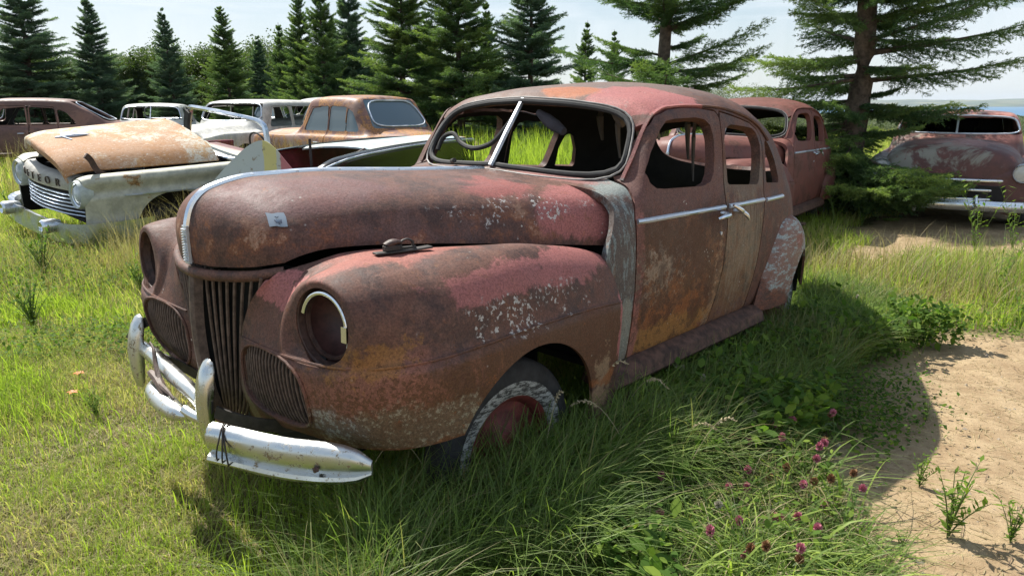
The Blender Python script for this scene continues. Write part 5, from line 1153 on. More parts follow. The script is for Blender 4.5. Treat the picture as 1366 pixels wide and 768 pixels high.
for a in [(2, -8, 25, 60, 1.1, 1., 'blue-green spruce cut by the left edge of the photo'),
    (2, 50, 22, -22, 1.45, .3, 'widest full blue-green spruce at the left, above the brown sedan'),
    (2, 142, 23, 12, 1.15, 2.2, 'pointed spruce standing behind the rear of the brown sedan'),
    (2, 240, 24, 28, 1.0, 3.4, 'narrow spruce behind the off-white wagon roof, left one'),
    (1, 314, 24, 26, 1.0, 4.1, 'slim spruce directly behind the bare windshield frame and wagon'),
    (3, 384, 23, 44, .95, 5.0, 'short dark spruce above the small pink-roofed car'),
    (1, 408, 22, 6, .8, .9, 'slender spruce just left of the grey coupe roof'),
    (3, 438, 21, -14, .95, 1.7, 'thin tall spruce directly above the grey coupe'),
    (2, 477, 22, -20, .95, 2.6, 'narrow bluish spruce above the left window of the glazed sedan'),
    (1, 538, 18, -55, 1.15, .2, 'broad spruce rising behind the roof of the glazed sedan'),
    (1, 616, 17, -70, 1.15, 1.9, 'tall open spruce above the windshield corner of the big sedan'),
    (3, 654, 21, 18, .9, 3.3, 'shorter spruce squeezed right of the tall open one'),
    (2, 708, 17, -60, 1.05, 4.4, 'grey-green spruce above the windshield of the big maroon sedan'),
    (2, 352, 27, 60, 1.2, 1.1, 'low spruce behind and right of the bare windshield frame'),
    (1, 455, 26, 40, 1.2, 2.9, 'spruce half hidden between the thin tall one and the bluish one'),
    (3, 578, 24, 30, 1.3, 3.9, 'darker spruce filling the gap behind the roof of the glazed sedan'),
    (2, 190, 29, 78, 1.3, 4.9, 'low distant spruce among the leafy trees above the orange hood'),
    (3, 777, 36, 42, 1.0, .5, 'small distant spruce in the gap above the maroon roof, left one'),
    (3, 818, 38, 52, 1.0, 2.5, 'small distant spruce in the gap above the maroon roof, right one')]:
    k, px, y, py, wd_, rz, lb = a; spruce(k, px, y, top_h(py, y), wd_, rz, lb)
spruce(0, 878, 12.6, 6.8, 1.0, .4, 'open-branched spruce with visible trunk above the pink roof corner')
# ---------- leafy trees
LEAF = leafmat('aspen_leaves', [(0, (.030, .055, .015)), (.5, (.065, .105, .028)), (1, (.13, .17, .055))], .35, .5)
LEAFG = leafmat('willow_leaves', [(0, (.07, .09, .05)), (.5, (.12, .15, .08)), (1, (.20, .22, .13))], .3, .5)
def make_leafy(name, H, Rr, rng, nl, size, mat):
    w = MB(); tips = []
    w.tube([(.0, 0, -.2), (.03, .02, H*.3), (-.02, .04, H*.6), (.02, 0, H*.92)], [.07, .055, .03, .008], 8, smoothn=12)
    for i in range(26):
        z = H*rng.uniform(.12, .85); a = rng.random()*6.28; L = Rr*(1-(z/H-.35)**2)*rng.uniform(.6, 1.1); e = np.array([math.cos(a)*L, math.sin(a)*L, z+L*rng.uniform(.3, .9)])
        w.tube([(0, 0, z), (e[0]*.5, e[1]*.5, z+(e[2]-z)*.4), e], [.018, .012, .004], 5); tips += [e, e*.7+np.array([0, 0, z])*.3, e*.45+np.array([0, 0, z])*.55]
    tips = np.array(tips); c = tips[rng.integers(len(tips), size=nl)]; sd = rng.uniform(.12, .32, len(tips))
    P = c+np.clip(rng.normal(size=(nl, 3)), -1.7, 1.7)*(.24*Rr/1.3)*np.array([1, 1, .8]); P[:, 2] = np.maximum(P[:, 2], .1)
    D = rng.normal(size=(nl, 3)); D /= np.linalg.norm(D, axis=1)[:, None]; S = np.cross(D, rng.normal(size=(nl, 3))); S /= np.linalg.norm(S, axis=1)[:, None]
    s = size*rng.uniform(.6, 1.3, nl)[:, None]; V = np.stack([P, P+D*s*.5+S*s*.32, P+D*s, P+D*s*.5-S*s*.32], 1).reshape(-1, 3)
    T = np.repeat(np.clip(rng.normal(.5, .22, nl)+.15*(P[:, 2]/H-.5), 0, 1), 4)
    root = bpy.data.objects.new(name, None); COL.objects.link(root); cr = fast_mesh('crown', V, np.arange(len(V)).reshape(-1, 4), mat, T); cr.parent = root
    w.build('trunk', BARK, root, sharp=0); return root
lt = [make_leafy('leafy_tree', 5.0, 1.5, rt, 26000, .10, LEAF), make_leafy('leafy_tree', 4.6, 1.7, rt, 26000, .10, LEAF)]
lg = [make_leafy('willow_bush', 3.6, 1.9, rt, 14000, .09, LEAFG)]
used = set()
for i, px in enumerate([-40, 5, 78, 108, 172, 200, 228, 268, 292, 335, 358, 30, 130, 395, 460, 510, 575, 640, 185, 245, 305, 345, 60, 425]):
    y = 29+(i*37 % 9); k = i % 2; x = (px-683)/942.6*y; H = top_h(68+(i*53 % 27), y)
    o = lt[k] if k not in used else dup(lt[k], (0, 0, 0)); used.add(k)
    o.location = (x, y, float(hgt(x, y))); o.rotation_euler = (0, 0, i*1.3); s_ = H/(5.0, 4.6)[k]; o.scale = (s_*1.1, s_*1.1, s_)
    tag(o, 'mid-green leafy tree in the loose row beyond the dark spruces', 'tree', 'leafy trees beyond the spruces')
first_g = True
for i, (px, y, py) in enumerate([(760, 50, 118), (840, 44, 108), (900, 40, 100), (935, 42, 104), (975, 46, 112), (1015, 52, 128), (1060, 55, 138), (1170, 60, 150), (1195, 66, 153), (1225, 58, 158), (1262, 70, 155), (1300, 75, 156), (1345, 68, 152), (1385, 72, 155), (1110, 64, 146), (1150, 80, 148), (1240, 90, 152), (1320, 95, 152), (1372, 100, 151)]):
    x = (px-683)/942.6*(y*.97); g = float(hgt(x, y)); H = max(.9, 1.51+(138-py)/942.6*y*1.03-g)
    o = lg[0] if first_g else dup(lg[0], (0, 0, 0)); first_g = False
    o.location = (x, y, g); o.rotation_euler = (0, 0, i*2.1); s_ = H/4.7; o.scale = (max(s_, .8)*1.15, max(s_, .8)*1.15, s_)
    tag(o, 'pale green willow bush on the slope down to the lake', 'bush', 'willow bushes above the lake')
# far wood on the slope: nobody could count it
def far_wood():
    n = 2600; r = np.random.default_rng(5); y = 300+r.random(n)**1.4*1600; x = (r.uniform(-.2, .95, n))*y; z = hgt(x, y)
    V = []; F = []; a = np.linspace(0, 2*np.pi, 7)[:-1]
    for i in range(n):
        R0 = 3+r.random()*4; H = 5+r.random()*3; b = len(V)
        for k, (rr, zz) in enumerate(((.8, 0), (1., .35), (.8, .7), (.35, .95))):
            for t in a: q = rr*R0*r.uniform(.75, 1.2); V.append((x[i]+q*math.cos(t+k*.5), y[i]+q*math.sin(t+k*.5), z[i]+H*zz*r.uniform(.9, 1.1)))
        V.append((x[i], y[i], z[i]+H*1.02))
        for k in range(3):
            for j in range(6): F.append((b+k*6+j, b+k*6+(j+1) % 6, b+(k+1)*6+(j+1) % 6, b+(k+1)*6+j))
        for j in range(6): F.append((b+18+j, b+18+(j+1) % 6, b+24))
    m = Mat('far_wood_foliage', .9, 0, .1); nn = m.noise(.5, 5, .7); m.set(color=m.mix(m.step(nn, .4, .6), (.04, .065, .025), (.12, .15, .07)))
    tag(mesh_obj('far_wood', V, F, m.m, smooth=False), 'distant wood on the slope towards the lake', None, None, 'stuff')
far_wood()

# ---------- grasses
def blades(name, P, h, w, rng, mat, segs=4, bend=.5, tint=(.5, .2), lean=None, droop=0.):
    n = len(P); a = rng.random(n)*2*np.pi; dr = np.stack([np.cos(a), np.sin(a), np.zeros(n)], 1); 
    if lean is not None: dr = dr*.7+np.array(lean)
    hh = h*rng.uniform(.55, 1.25, n); b = bend*rng.uniform(.15, 1.6, n); sd = np.stack([-np.sin(a+.6), np.cos(a+.6), np.zeros(n)], 1)*rng.uniform(.6, 1.3, n)[:, None]*w/2
    V = np.zeros((n, segs+1, 2, 3))
    for k in range(segs+1):
        t = k/segs; c = P+dr*(b*hh*t*t)[:, None]; c[:, 2] += hh*(t-(.35*b+droop)*t*t*t*.8); ww = (1-t**1.6)*.95+.05
        V[:, k, 0] = c-sd*ww; V[:, k, 1] = c+sd*ww
    base = (np.arange(n)*(segs+1)*2)[:, None]; q = []
    for k in range(segs): q.append(np.stack([base[:, 0]+2*k, base[:, 0]+2*k+1, base[:, 0]+2*k+3, base[:, 0]+2*k+2], 1))
    F = np.stack(q, 1).reshape(-1, 4); T = np.clip(rng.normal(tint[0], tint[1], n)+.55*(clump_noise(P[:, 0]*1.1+2, P[:, 1]*1.1, 1.4)-.5)+.25*(clump_noise(P[:, 0]+5, P[:, 1]+1, 4.)-.5), 0, 1)
    T = np.repeat(T[:, None], (segs+1)*2, 1)+np.repeat(np.linspace(-.06, .08, segs+1), 2)[None]
    return fast_mesh(name, V.reshape(-1, 3), F, mat, np.clip(T, 0, 1).ravel(), smooth=True)
GRASS = leafmat('meadow_grass', [(0, (.42, .36, .19)), (.27, (.46, .42, .20)), (.40, (.30, .34, .09)), (.65, (.23, .32, .05)), (1, (.34, .43, .07))], .48, .6, spec=.15)
TALLG = leafmat('tall_grass', [(0, (.26, .21, .11)), (.16, (.26, .27, .11)), (.3, (.10, .15, .045)), (.7, (.145, .22, .05)), (1, (.32, .41, .09))], .42, .5, spec=.25)
DRYG = leafmat('dry_grass', [(0, (.22, .16, .09)), (.5, (.36, .29, .17)), (1, (.50, .43, .27))], .3, .7)
BROAD = leafmat('broad_leaves', [(0, (.035, .075, .016)), (.5, (.085, .16, .028)), (1, (.20, .28, .045))], .42, .7, spec=.12)
def car_local(x, y):
    "world xy -> big sedan frame"
    X = x+.6487; Y = y-2.8947; return -.67658*X-.73627*Y, .73621*X-.67669*Y
def in_frame(x, y, m=80):
    dep = y*.968+.38; px = 683+942.6*x/np.maximum(dep, .1); return (px > -m) & (px < 1366+m) & (y > 1.6)
def dirt_mask(x, y):
    e = x-(.64*y-.38)+.8*sstep(y, 6.3, 7.0)+.35*np.sin(x*2.1+y*1.3)*.6+.12*np.sin(5*x+3*y); band = (y > 4.5+.3*np.sin(x*1.7)) & (y < 6.6+.5*np.sin(x*1.3+2)); return (e > 0) & ~band & (y < 14)
def clump_noise(x, y, s=1.): return .5+.25*np.sin(x*2.3*s+1.1*np.sin(y*1.9*s))+.25*np.sin(y*2.9*s+1.3*np.sin(x*1.7*s+2))
def scatter(n, x0, x1, y0, y1, rng): 
    x = rng.uniform(x0, x1, n); y = rng.uniform(y0, y1, n); k = in_frame(x, y); return x[k], y[k]
def pts(x, y, dz=-.01): return np.stack([x, y, hgt(x, y)+dz], 1)
g_ = np.random.default_rng(3)
# short lawn in front and left
x, y = scatter(150000, -3.6, 1.2, 1.7, 5.2, g_); cx, cy = car_local(x, y)
k = ~dirt_mask(x, y) & (clump_noise(x, y, 1.8)+g_.normal(0, .25, len(x)) > .32) & (cy < .9)
tag(blades('lawn_grass', pts(x[k], y[k]), .075, .0042, g_, GRASS, 3, .8, (.38, .28)), 'short sunlit grass with straw in it', None, None, 'stuff')
x, y = scatter(60000, -3.6, 1.2, 1.7, 5.2, g_); k = ~dirt_mask(x, y) & (clump_noise(x*.7+3, y*.7, 1.3)+g_.normal(0, .1, len(x)) > .66)
tag(blades('lawn_tufts', pts(x[k], y[k]), .16, .0055, g_, GRASS, 4, .55, (.75, .15)), 'brighter taller tufts in the short grass', None, None, 'stuff')
x, y = scatter(150000, -6, 2, 1.7, 7.5, g_); k = ~dirt_mask(x, y)
tag(blades('straw_thatch', pts(x[k], y[k]), .05, .0035, g_, DRYG, 2, 1.8, (.5, .3)), 'dry thatch lying between the grass', None, None, 'stuff')
# middle distance turf
x, y = scatter(200000, -12, 9, 4.6, 13, g_); cx, cy = car_local(x, y); k = ~dirt_mask(x, y) & ~((np.abs(cy) < .6) & (cx < .3) & (cx > -3.6)) & (g_.random(len(x)) < np.clip(7/y, .3, 1))
tag(blades('meadow_grass', pts(x[k], y[k]), .17, .008, g_, GRASS, 3, .6, (.50, .25)), 'meadow grass between the old cars', None, None, 'stuff')
x, y = scatter(110000, -26, 20, 12, 34, g_); k = np.ones(len(x), bool)
tag(blades('far_grass', pts(x[k], y[k]), .42, .022, g_, GRASS, 3, .5, (.45, .25)), 'long grass under the trees', None, None, 'stuff')
# tall arching grass beside the big sedan
def band_pts(n, x0, x1, y0, y1):
    cx = g_.uniform(x0, x1, n); cy = g_.uniform(y0, y1, n); wx = -.67658*cx+.73621*cy-.6487; wy = -.73627*cx-.67669*cy+2.8947; return wx, wy, cx, cy
wx, wy, cx, cy = band_pts(34000, -4.2, .55, .35, 1.75)
lim = 1.02+.30*np.sin(cx*1.7+1)+.42*np.clip(cx+.6, 0, 1)+g_.normal(0, .10, len(cx)); k = (cy < lim) & (clump_noise(wx*2, wy*2, 1.7)+g_.normal(0, .2, len(wx)) > .36) & ((cx < .5) | (cy > 1.0))
wx2, wy2, cx2, cy2 = band_pts(16000, -.75, .95, .76, 1.5)
kk = (cy2 < 1.25+.1*np.sin(cx2*7)) & ~((cx2 > .7) & (cy2 < .95))
tag(blades('wheel_grass', pts(wx2[kk], wy2[kk]), .50, .0072, g_, TALLG, 6, .6, (.45, .2), droop=.2), 'tall grass hiding the bottom of the front wheel', None, None, 'stuff')
wx2, wy2, cx2, cy2 = band_pts(9000, -3.2, -.7, .80, 1.3)
tag(blades('sill_grass', pts(wx2, wy2), .40, .0065, g_, TALLG, 5, .6, (.42, .2), droop=.2), 'grass against the sill', None, None, 'stuff')
tag(blades('tall_grass', pts(wx[k], wy[k]), .30, .0068, g_, TALLG, 6, .75, (.48, .2), droop=.25), 'long arching green grass growing up against the big sedan', None, None, 'stuff')
x, y = scatter(15000, -.55, 1.15, 1.75, 3.0, g_); cx, cy = car_local(x, y); k = ~dirt_mask(x, y) & (cy > .95) & (x > -.75+.3*np.sin(y*4))
tag(blades('foreground_grass', pts(x[k], y[k]), .33, .0062, g_, TALLG, 6, .9, (.45, .22), droop=.3), 'tangled long grass in the shade in front of the front wheel', None, None, 'stuff')
x, y = scatter(2600, -.5, 1.1, 1.85, 2.9, g_); cx, cy = car_local(x, y); k = ~dirt_mask(x, y) & (cy > .9)
tag(blades('bent_straw', pts(x[k], y[k]), .38, .004, g_, DRYG, 6, .9, (.6, .25), droop=.35), 'dry bent stalks in the long grass', None, None, 'stuff')
x, y = scatter(9000, -.6, 1.2, 1.75, 3.4, g_); cx, cy = car_local(x, y); k = ~dirt_mask(x, y) & (cy > .88) & (cx < .95) & (cx > -1.6) & (g_.random(len(x)) < .38)
tag(blades('coarse_grass', pts(x[k], y[k]), .40, .0125, g_, TALLG, 7, .85, (.62, .22), droop=.35), 'broad arching grass blades in front of the wheel', None, None, 'stuff')
wx, wy, cx, cy = band_pts(26000, -3.4, .2, .85, 2.0); k = (cy < 1.55+.2*np.sin(cx*3)) & (clump_noise(wx*1.3, wy*1.3, 2.4)+g_.normal(0, .1, len(wx)) > .42) & ~dirt_mask(wx, wy)
LATER = (wx[k], wy[k])
# straw-coloured tall grass around the white wreck
def straw(n, cxy, r, h, nm, lb, mat=DRYG, w=.006, tint=(.5, .25)):
    a = g_.random(n)*6.28; rr = r*np.sqrt(g_.random(n)); x = cxy[0]+rr*np.cos(a); y = cxy[1]+rr*np.sin(a)*.8
    tag(blades(nm, pts(x, y), h, w, g_, mat, 5, .4, tint), lb, None, None, 'stuff')
straw(1500, (-3.55, 10.6), 1.3, .95, 'dry_tall_grass', 'straw-coloured tall grass behind the bare windshield frame')
straw(700, (-2.55, 6.55), .5, .75, 'dry_tall_grass', 'dry grass in front of the striped panel')
straw(900, (-3.2, 6.6), .65, .55, 'dry_tall_grass', 'dry stems along the side of the white wreck', w=.004)
straw(2200, (-4.6, 6.2), 1.5, .30, 'dry_tall_grass', 'dry yellow stalks in the meadow left of the big sedan', w=.004)
straw(1500, (3.6, 5.9), 1.2, .38, 'dry_tall_grass', 'dry stalks on the green strip behind the roof shadow', w=.005)
straw(3000, (-6.8, 12.8), 2.0, .9, 'dry_tall_grass', 'dry grass field between the wreck and the wagon')
straw(5000, (.6, 11.8), 2.2, 1.0, 'bright_tall_grass', 'bright green weeds seen through the windshield of the big sedan', GRASS, .016, (.8, .15))
straw(5000, (3.2, 14.5), 3.0, 1.0, 'bright_tall_grass', 'bright weeds behind the rust-red sedan', GRASS, .016, (.75, .15))
straw(2500, (-7.6, 7.0), 1.6, .45, 'weedy_grass', 'tall green grass beside the nose of the white wreck', GRASS, .008, (.6, .2))
straw(900, (4.4, 5.9), 1.0, .34, 'weedy_grass', 'tufts of tall grass on the green strip at the right', TALLG, .007, (.8, .2))
# ---------- low broad-leaved cover
def leaves(name, x, y, size, zr, rng, tint, label, mat=BROAD, flatn=.5):
    n = len(x); P = pts(x, y, 0); P[:, 2] += rng.uniform(zr[0], zr[1], n)
    D = rng.normal(size=(n, 3)); D[:, 2] *= flatn; D /= np.linalg.norm(D, axis=1)[:, None]; S = np.cross(D, np.array([0, 0, 1])+rng.normal(size=(n, 3))*.35); S /= np.linalg.norm(S, axis=1)[:, None]; N = np.cross(S, D)
    s = size*rng.uniform(.5, 1.4, n)[:, None]
    V = np.stack([P, P+D*s*.35+S*s*.26+N*s*.05, P+D*s*.7+S*s*.24, P+D*s, P+D*s*.7-S*s*.24, P+D*s*.35-S*s*.26+N*s*.05], 1).reshape(-1, 3)
    F = np.arange(len(V)).reshape(-1, 6); T = np.repeat(np.clip(rng.normal(tint[0], tint[1], n), 0, 1), 6)
    tag(fast_mesh(name, V, F, mat, T), label, None, None, 'stuff')
x, y = scatter(60000, -7.5, 0, 3.6, 7.5, g_); cx, cy = car_local(x, y); k = (clump_noise(x, y, 1.1)+g_.normal(0, .12, len(x)) > .50) & (y > 3.5+.5*np.sin(x*2)) & ((cx > .8) | (cy < -.9))
leaves('clover_leaves', x[k], y[k], .028, (.01, .12), g_, (.6, .2), 'leafy clover and weeds left of the big sedan')
wx, wy, cx, cy = band_pts(60000, -3.6, .5, .7, 2.3); k = (cy < 1.45+.25*np.sin(cx*2.5)+g_.normal(0, .12, len(cx))) & (clump_noise(wx, wy, 2.0)+g_.normal(0, .15, len(wx)) > .35)
leaves('clover_leaves', wx[k], wy[k], .021, (.01, .16), g_, (.42, .25), 'shaded clover beside the sill of the big sedan')
x, y = scatter(9000, .3, 1.7, 1.9, 3.2, g_); k = ~dirt_mask(x, y) & (x > .38*y-.55+.2*np.sin(y*5)) & (g_.random(len(x)) < .7)
leaves('clover_leaves', x[k], y[k], .026, (.06, .24), g_, (.68, .2), 'bright clover leaves at the bottom of the picture')
x, y = scatter(50000, .2, 6.5, 2.0, 7.4, g_); k = (~dirt_mask(x, y) & (y > 4.0)) | ((np.abs(x-(.64*y-.55)) < .42) & (y < 3.3)); k &= clump_noise(x, y, 1.6)+g_.normal(0, .15, len(x)) > .42
leaves('weed_leaves', x[k], y[k], .026, (.005, .09), g_, (.62, .22), 'low weeds at the edge of the bare earth')
leaves('broad_weeds', LATER[0], LATER[1], .050, (.04, .30), g_, (.55, .25), 'bank of broad-leaved weeds along the side of the big sedan', flatn=.8)
# litter on the bare earth
x, y = scatter(60000, .8, 7, 1.8, 9.8, g_); k = dirt_mask(x, y); x, y = x[k], y[k]
o = blades('straw_litter', pts(x, y, .003), .009, .0042, g_, DRYG, 2, 6.5, (.45, .3)); tag(o, 'dry straw scattered on the sandy earth', None, None, 'stuff')
x, y = scatter(2500, .8, 7, 1.8, 9.8, g_); k = dirt_mask(x, y)
tag(blades('dry_twigs', pts(x[k], y[k], .006), .016, .005, g_, flat('twig_bark', (.16, .11, .07), .9), 3, 7., (.3, .3)), 'dark dry twigs and root bits on the earth', None, None, 'stuff')
st = MB(); r = np.random.default_rng(9)
x, y = scatter(900, .8, 6, 1.8, 7, r); k = dirt_mask(x, y); V = []; F = []
for xx, yy in zip(x[k], y[k]):
    b = len(V); s_ = .004+.016*r.random()**3; z = float(hgt(xx, yy)); q = r.normal(size=(6, 3))*.25
    for d, e in zip(((1, 0, 0), (-1, 0, 0), (0, 1, 0), (0, -1, 0), (0, 0, .7), (0, 0, -.7)), q): V.append((xx+(d[0]+e[0])*s_, yy+(d[1]+e[1])*s_, z+(d[2]+e[2]*.3)*s_))
    for t in ((0, 2, 4), (2, 1, 4), (1, 3, 4), (3, 0, 4), (2, 0, 5), (1, 2, 5), (3, 1, 5), (0, 3, 5)): F.append(tuple(b+i for i in t))
tag(mesh_obj('pebbles', V, F, flat('pebble_stone', (.30, .25, .19), .9), smooth=False), 'small stones on the bare earth', None, None, 'stuff')

# ================================================================== single flowers and stalks
def wz(px, py, z):
    p = .2553; f = 942.6; d = (( px-683)/f, math.cos(p)-(py-384)/f*math.sin(p), -math.sin(p)-(py-384)/f*math.cos(p)); t = (z-1.51)/d[2]; return d[0]*t, d[1]*t
STEM = flat('green_stem', (.09, .14, .035), .6)
def flower(name, col, label, cat, R=.011):
    b = thing(name, label, cat); r = np.random.default_rng(2); m = MB()
    m.tube([(0, 0, 0), (.012, .006, .09), (.0, .0, .185)], .0016, 5, smoothn=8); m.build('stem', STEM, b)
    V = []; 
    for i in range(90):
        z = 1-2*(i+.5)/90; a = i*2.39996; q = math.sqrt(1-z*z); d = np.array([q*math.cos(a), q*math.sin(a), z*1.05]); c = np.array([0, 0, .192]); s_ = np.cross(d, r.normal(size=3)); s_ /= np.linalg.norm(s_); V += [c+d*R*.25-s_*.0028, c+d*R*.25+s_*.0028, c+d*R*r.uniform(1., 1.35)+s_*.002+np.array([0, 0, .003]), c+d*R*r.uniform(1., 1.3)-s_*.002+np.array([0, 0, .003])]
    o = fast_mesh('blossom', np.array(V), np.arange(360).reshape(-1, 4), flat(name+'_petals', col, .8, var=.35, scale=120)); o.parent = b
    L = MB()
    for a in (0, 2.1, 4.2): L.add([(0, 0, .15), (.012*math.cos(a-.5), .012*math.sin(a-.5), .152), (.024*math.cos(a), .024*math.sin(a), .146), (.012*math.cos(a+.5), .012*math.sin(a+.5), .152)], [(0, 1, 2, 3)])
    L.build('leaf', STEM, b, recalc=False); return b
pinkc = flower('pink_clover', (.50, .17, .23), 'pink clover blossom at the grass edge, shaded by the big sedan', 'flower', .0120)
whitec = flower('white_clover', (.55, .50, .40), 'cream clover blossom in the low growth beside the big sedan', 'flower', .0115)
brownc = flower('withered_clover', (.26, .13, .06), 'withered brown clover head at the edge of the bare earth', 'flower', .012)
rf = np.random.default_rng(21)
def plant_out(src, plist, group, zt=.19):
    for i, (px, py) in enumerate(plist):
        x, y = wz(px, py, zt*.95); o = src if i == 0 else dup(src, (0, 0, 0)); s_ = rf.uniform(.95, 1.35); o.location = (x, y, float(hgt(x, y))-.003); o.scale = (1, 1, s_) if True else None
        o.rotation_euler = (rf.normal()*.10, rf.normal()*.10, rf.random()*6); o['group'] = group
plant_out(pinkc, [(1055, 574), (1062, 580), (1050, 607), (1077, 611), (1137, 655), (861, 588), (1041, 693), (1059, 694), (983, 718), (1047, 690), (640, 602), (1085, 622), (920, 560), (1012, 640), (760, 560), (1098, 676), (1000, 742), (1072, 748), (1110, 566), (880, 640), (940, 620), (965, 655), (1020, 580), (905, 585), (1090, 720), (950, 735), (1125, 610), (870, 700), (1000, 600), (1065, 660), (990, 650)], 'pink clover blossoms')
plant_out(whitec, [(890, 504), (897, 510), (908, 513), (853, 529), (942, 528), (968, 523), (895, 560), (924, 550), (879, 568), (838, 565), (935, 590), (955, 571), (961, 574), (1006, 566), (1025, 595), (878, 600), (820, 540), (1100, 480), (1068, 470), (1010, 505), (1115, 440), (1140, 400), (1180, 420), (1210, 430), (1240, 420), (1000, 690), (965, 692)], 'cream clover blossoms')
plant_out(brownc, [(1097, 560), (1105, 600), (1060, 640), (1078, 650), (1100, 655), (905, 603), (923, 602), (862, 632), (930, 480), (1067, 757), (990, 745), (1020, 755), (1118, 640), (1040, 645)], 'withered clover heads')
def stalk():
    b = thing('grass_stalk', 'long straw-coloured grass stalk with a drooping seed head in front of the wheel', 'grass stalk')
    MB().tube([(0, 0, 0), (.05, 0, .30), (.16, 0, .50), (.23, 0, .56)], [.0022, .0018, .0012], 5, smoothn=14).build('stem', DRYSTEM, b)
    V = []; r = np.random.default_rng(8)
    for i in range(60):
        t = i/60; c = np.array([.20+.13*t, 0, .545+.035*math.sin(t*2.6)-.03*t]); d = np.array([.7, r.normal()*.6, r.normal()*.5-.2]); d /= np.linalg.norm(d); s_ = np.cross(d, r.normal(size=3)); s_ /= np.linalg.norm(s_); l = .022*(1-.5*t); V += [c-s_*.001, c+d*l*.5+s_*.003, c+d*l, c+d*l*.5-s_*.003]
    o = fast_mesh('seed_head', np.array(V), np.arange(240).reshape(-1, 4), DRYSTEM); o.parent = b; return b
DRYSTEM = flat('dry_stem', (.40, .33, .20), .8)
st0 = stalk()
for i, (px, py, rz, s_) in enumerate([(690, 640, 3.5, 1.1), (640, 690, 2.6, .8), (760, 650, .6, .9), (850, 680, 2.9, .8), (590, 720, 3.6, .9), (900, 700, .4, .75), (720, 700, 1.2, .8), (470, 740, .3, .8), (820, 610, 5.4, .8), (1000, 700, 2.7, .7)]):
    x, y = wz(px, py, 0); o = st0 if i == 0 else dup(st0, (0, 0, 0)); o.location = (x, y, float(hgt(x, y))); o.rotation_euler = (0, 0, rz); o.scale = (s_,)*3; o['group'] = 'seeding grass stalks by the front wheel'
def weed(seed, h, nst, name, label, lm):
    r = np.random.default_rng(seed); b = thing(name, label, 'weed'); st = MB(); V = []
    for k in range(nst):
        a = r.random()*6.28; l = r.uniform(.1, .45)*h; H = h*r.uniform(.6, 1.05); pts_ = [(0, 0, 0), (l*.4*math.cos(a), l*.4*math.sin(a), H*.55), (l*math.cos(a), l*math.sin(a), H)]; st.tube(pts_, [.003, .0025, .001], 5, smoothn=8)
        P = makima(np.array(pts_)[:, None, :], np.linspace(.1, 1, 14))[:, 0]
        for c in P:
            d = r.normal(size=3); d[2] = abs(d[2])*.5+.1; d /= np.linalg.norm(d); s_ = np.cross(d, (0, 0, 1)); s_ /= np.linalg.norm(s_)+1e-6; L = r.uniform(.03, .07)*(h/.4)**.5; V += [c, c+d*L*.5+s_*L*.16, c+d*L, c+d*L*.5-s_*L*.16]
    st.build('stem', STEM, b); V = np.array(V); o = fast_mesh('foliage', V, np.arange(len(V)).reshape(-1, 4), lm, np.repeat(np.clip(r.normal(.7, .15, len(V)//4), 0, 1), 4)); o.parent = b; return b
def put(o, px, py, rz=0., s_=1., z=0.):
    x, y = wz(px, py, z); o.location = (x, y, float(hgt(x, y))); o.rotation_euler = (0, 0, rz); o.scale = (s_,)*3; return o
w1 = put(weed(3, .26, 9, 'ground_weed', 'leafy green weed growing alone on the sunlit sandy earth, nearest one', BROAD), 1262, 725)
for i, (px, py, s_, lb) in enumerate([(1225, 655, .55, 'small sprig on the sandy earth by the tip of the roof shadow'), (1345, 735, .6, 'sparse weed at the right edge of the sandy earth'), (1235, 560, .4, 'tiny sprig on the sandy earth where shadow meets sun'), (1200, 740, .35, 'tiny weed left of the leafy one on the sandy earth')]):
    put(dup(w1, (0, 0, 0), label=lb), px, py, i*1.7, s_)
w2 = put(weed(5, .85, 6, 'tall_weed', 'tall pale weed with bare forked stalks in front of the pink-roofed car', BROAD), 1300, 335)
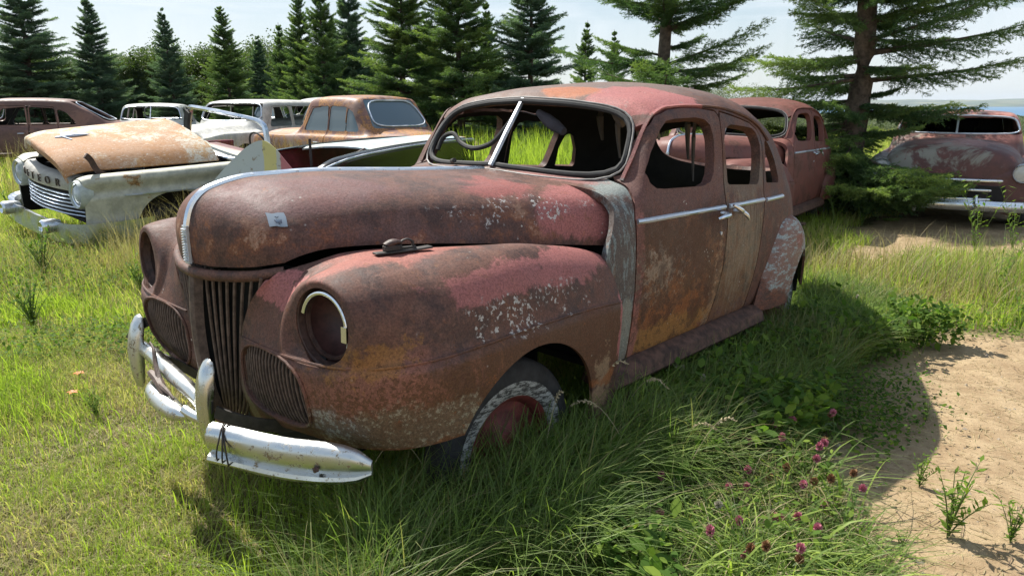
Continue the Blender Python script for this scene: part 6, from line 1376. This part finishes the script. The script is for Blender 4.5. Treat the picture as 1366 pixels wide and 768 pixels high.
for i, (px, py, s_, lb) in enumerate([(1350, 330, .9, 'tall weed at the right edge in front of the pink-roofed car'), (1330, 400, .8, 'bushy weed on the green strip at the right edge'), (1150, 300, .8, 'tall weed stalks at the foot of the largest spruce'), (1112, 305, .7, 'weed stalks right of the rust-red sedan'), (1360, 440, .7, 'weed at the right edge above the sandy earth')]):
    put(dup(w2, (0, 0, 0), label=lb), px, py, i*2.3, s_)
w3 = put(weed(6, .36, 16, 'dock_plant', 'broad-leaved weed clump left of the big sedan near the photo edge', BROAD), 45, 440)
for i, (px, py, s_, lb) in enumerate([(60, 370, 1.2, 'yellowish leafy weed in front of the chrome bumper of the white wreck'), (190, 390, .9, 'leafy weed beside the far headlight of the big sedan'), (130, 560, .4, 'small leafy weed in the lawn left of the bumper guard'), (20, 300, 1.3, 'leafy weed at the left edge beside the white wreck'), (620, 745, .7, 'ferny green weed in the shaded grass in the foreground')]):
    put(dup(w3, (0, 0, 0), label=lb), px, py, i*1.1, s_)
ofl = MB()
for a in range(5): t_ = a*1.257; ofl.add([(0, 0, .05), (.018*math.cos(t_-.5), .018*math.sin(t_-.5), .058), (.032*math.cos(t_), .032*math.sin(t_), .055), (.018*math.cos(t_+.5), .018*math.sin(t_+.5), .058)], [(0, 1, 2, 3)])
of = thing('orange_leaf_sprig', 'orange coloured leaf sprig in the lawn left of the far bumper guard', 'plant'); ofl.build('leaf', flat('orange_leaf', (.62, .16, .03), .6), of, recalc=False); MB().tube([(0, 0, 0), (0, 0, .05)], .002, 5).build('stem', STEM, of)
put(of, 108, 515); put(dup(of, (0, 0, 0), label='second orange sprig, lower of the pair in the lawn'), 100, 540, 1.)

# ================================================================== the air between here and the far shore
hz_ = MB().box((1500, 3500, 52), (30000, 24500, 196)).build('haze', None, None, smooth=False, sharp=0)
hm = bpy.data.materials.new('thin_haze'); hm.use_nodes = True; hm.node_tree.nodes.clear()
vo = hm.node_tree.nodes.new('ShaderNodeVolumePrincipled'); vo.inputs['Density'].default_value = .000055; vo.inputs['Color'].default_value = (.78, .87, .97, 1); vo.inputs['Anisotropy'].default_value = .2
mo = hm.node_tree.nodes.new('ShaderNodeOutputMaterial'); hm.node_tree.links.new(vo.outputs[0], mo.inputs['Volume']); hz_.data.materials.append(hm)
tag(hz_, 'thin blue summer haze', None, None, 'stuff')
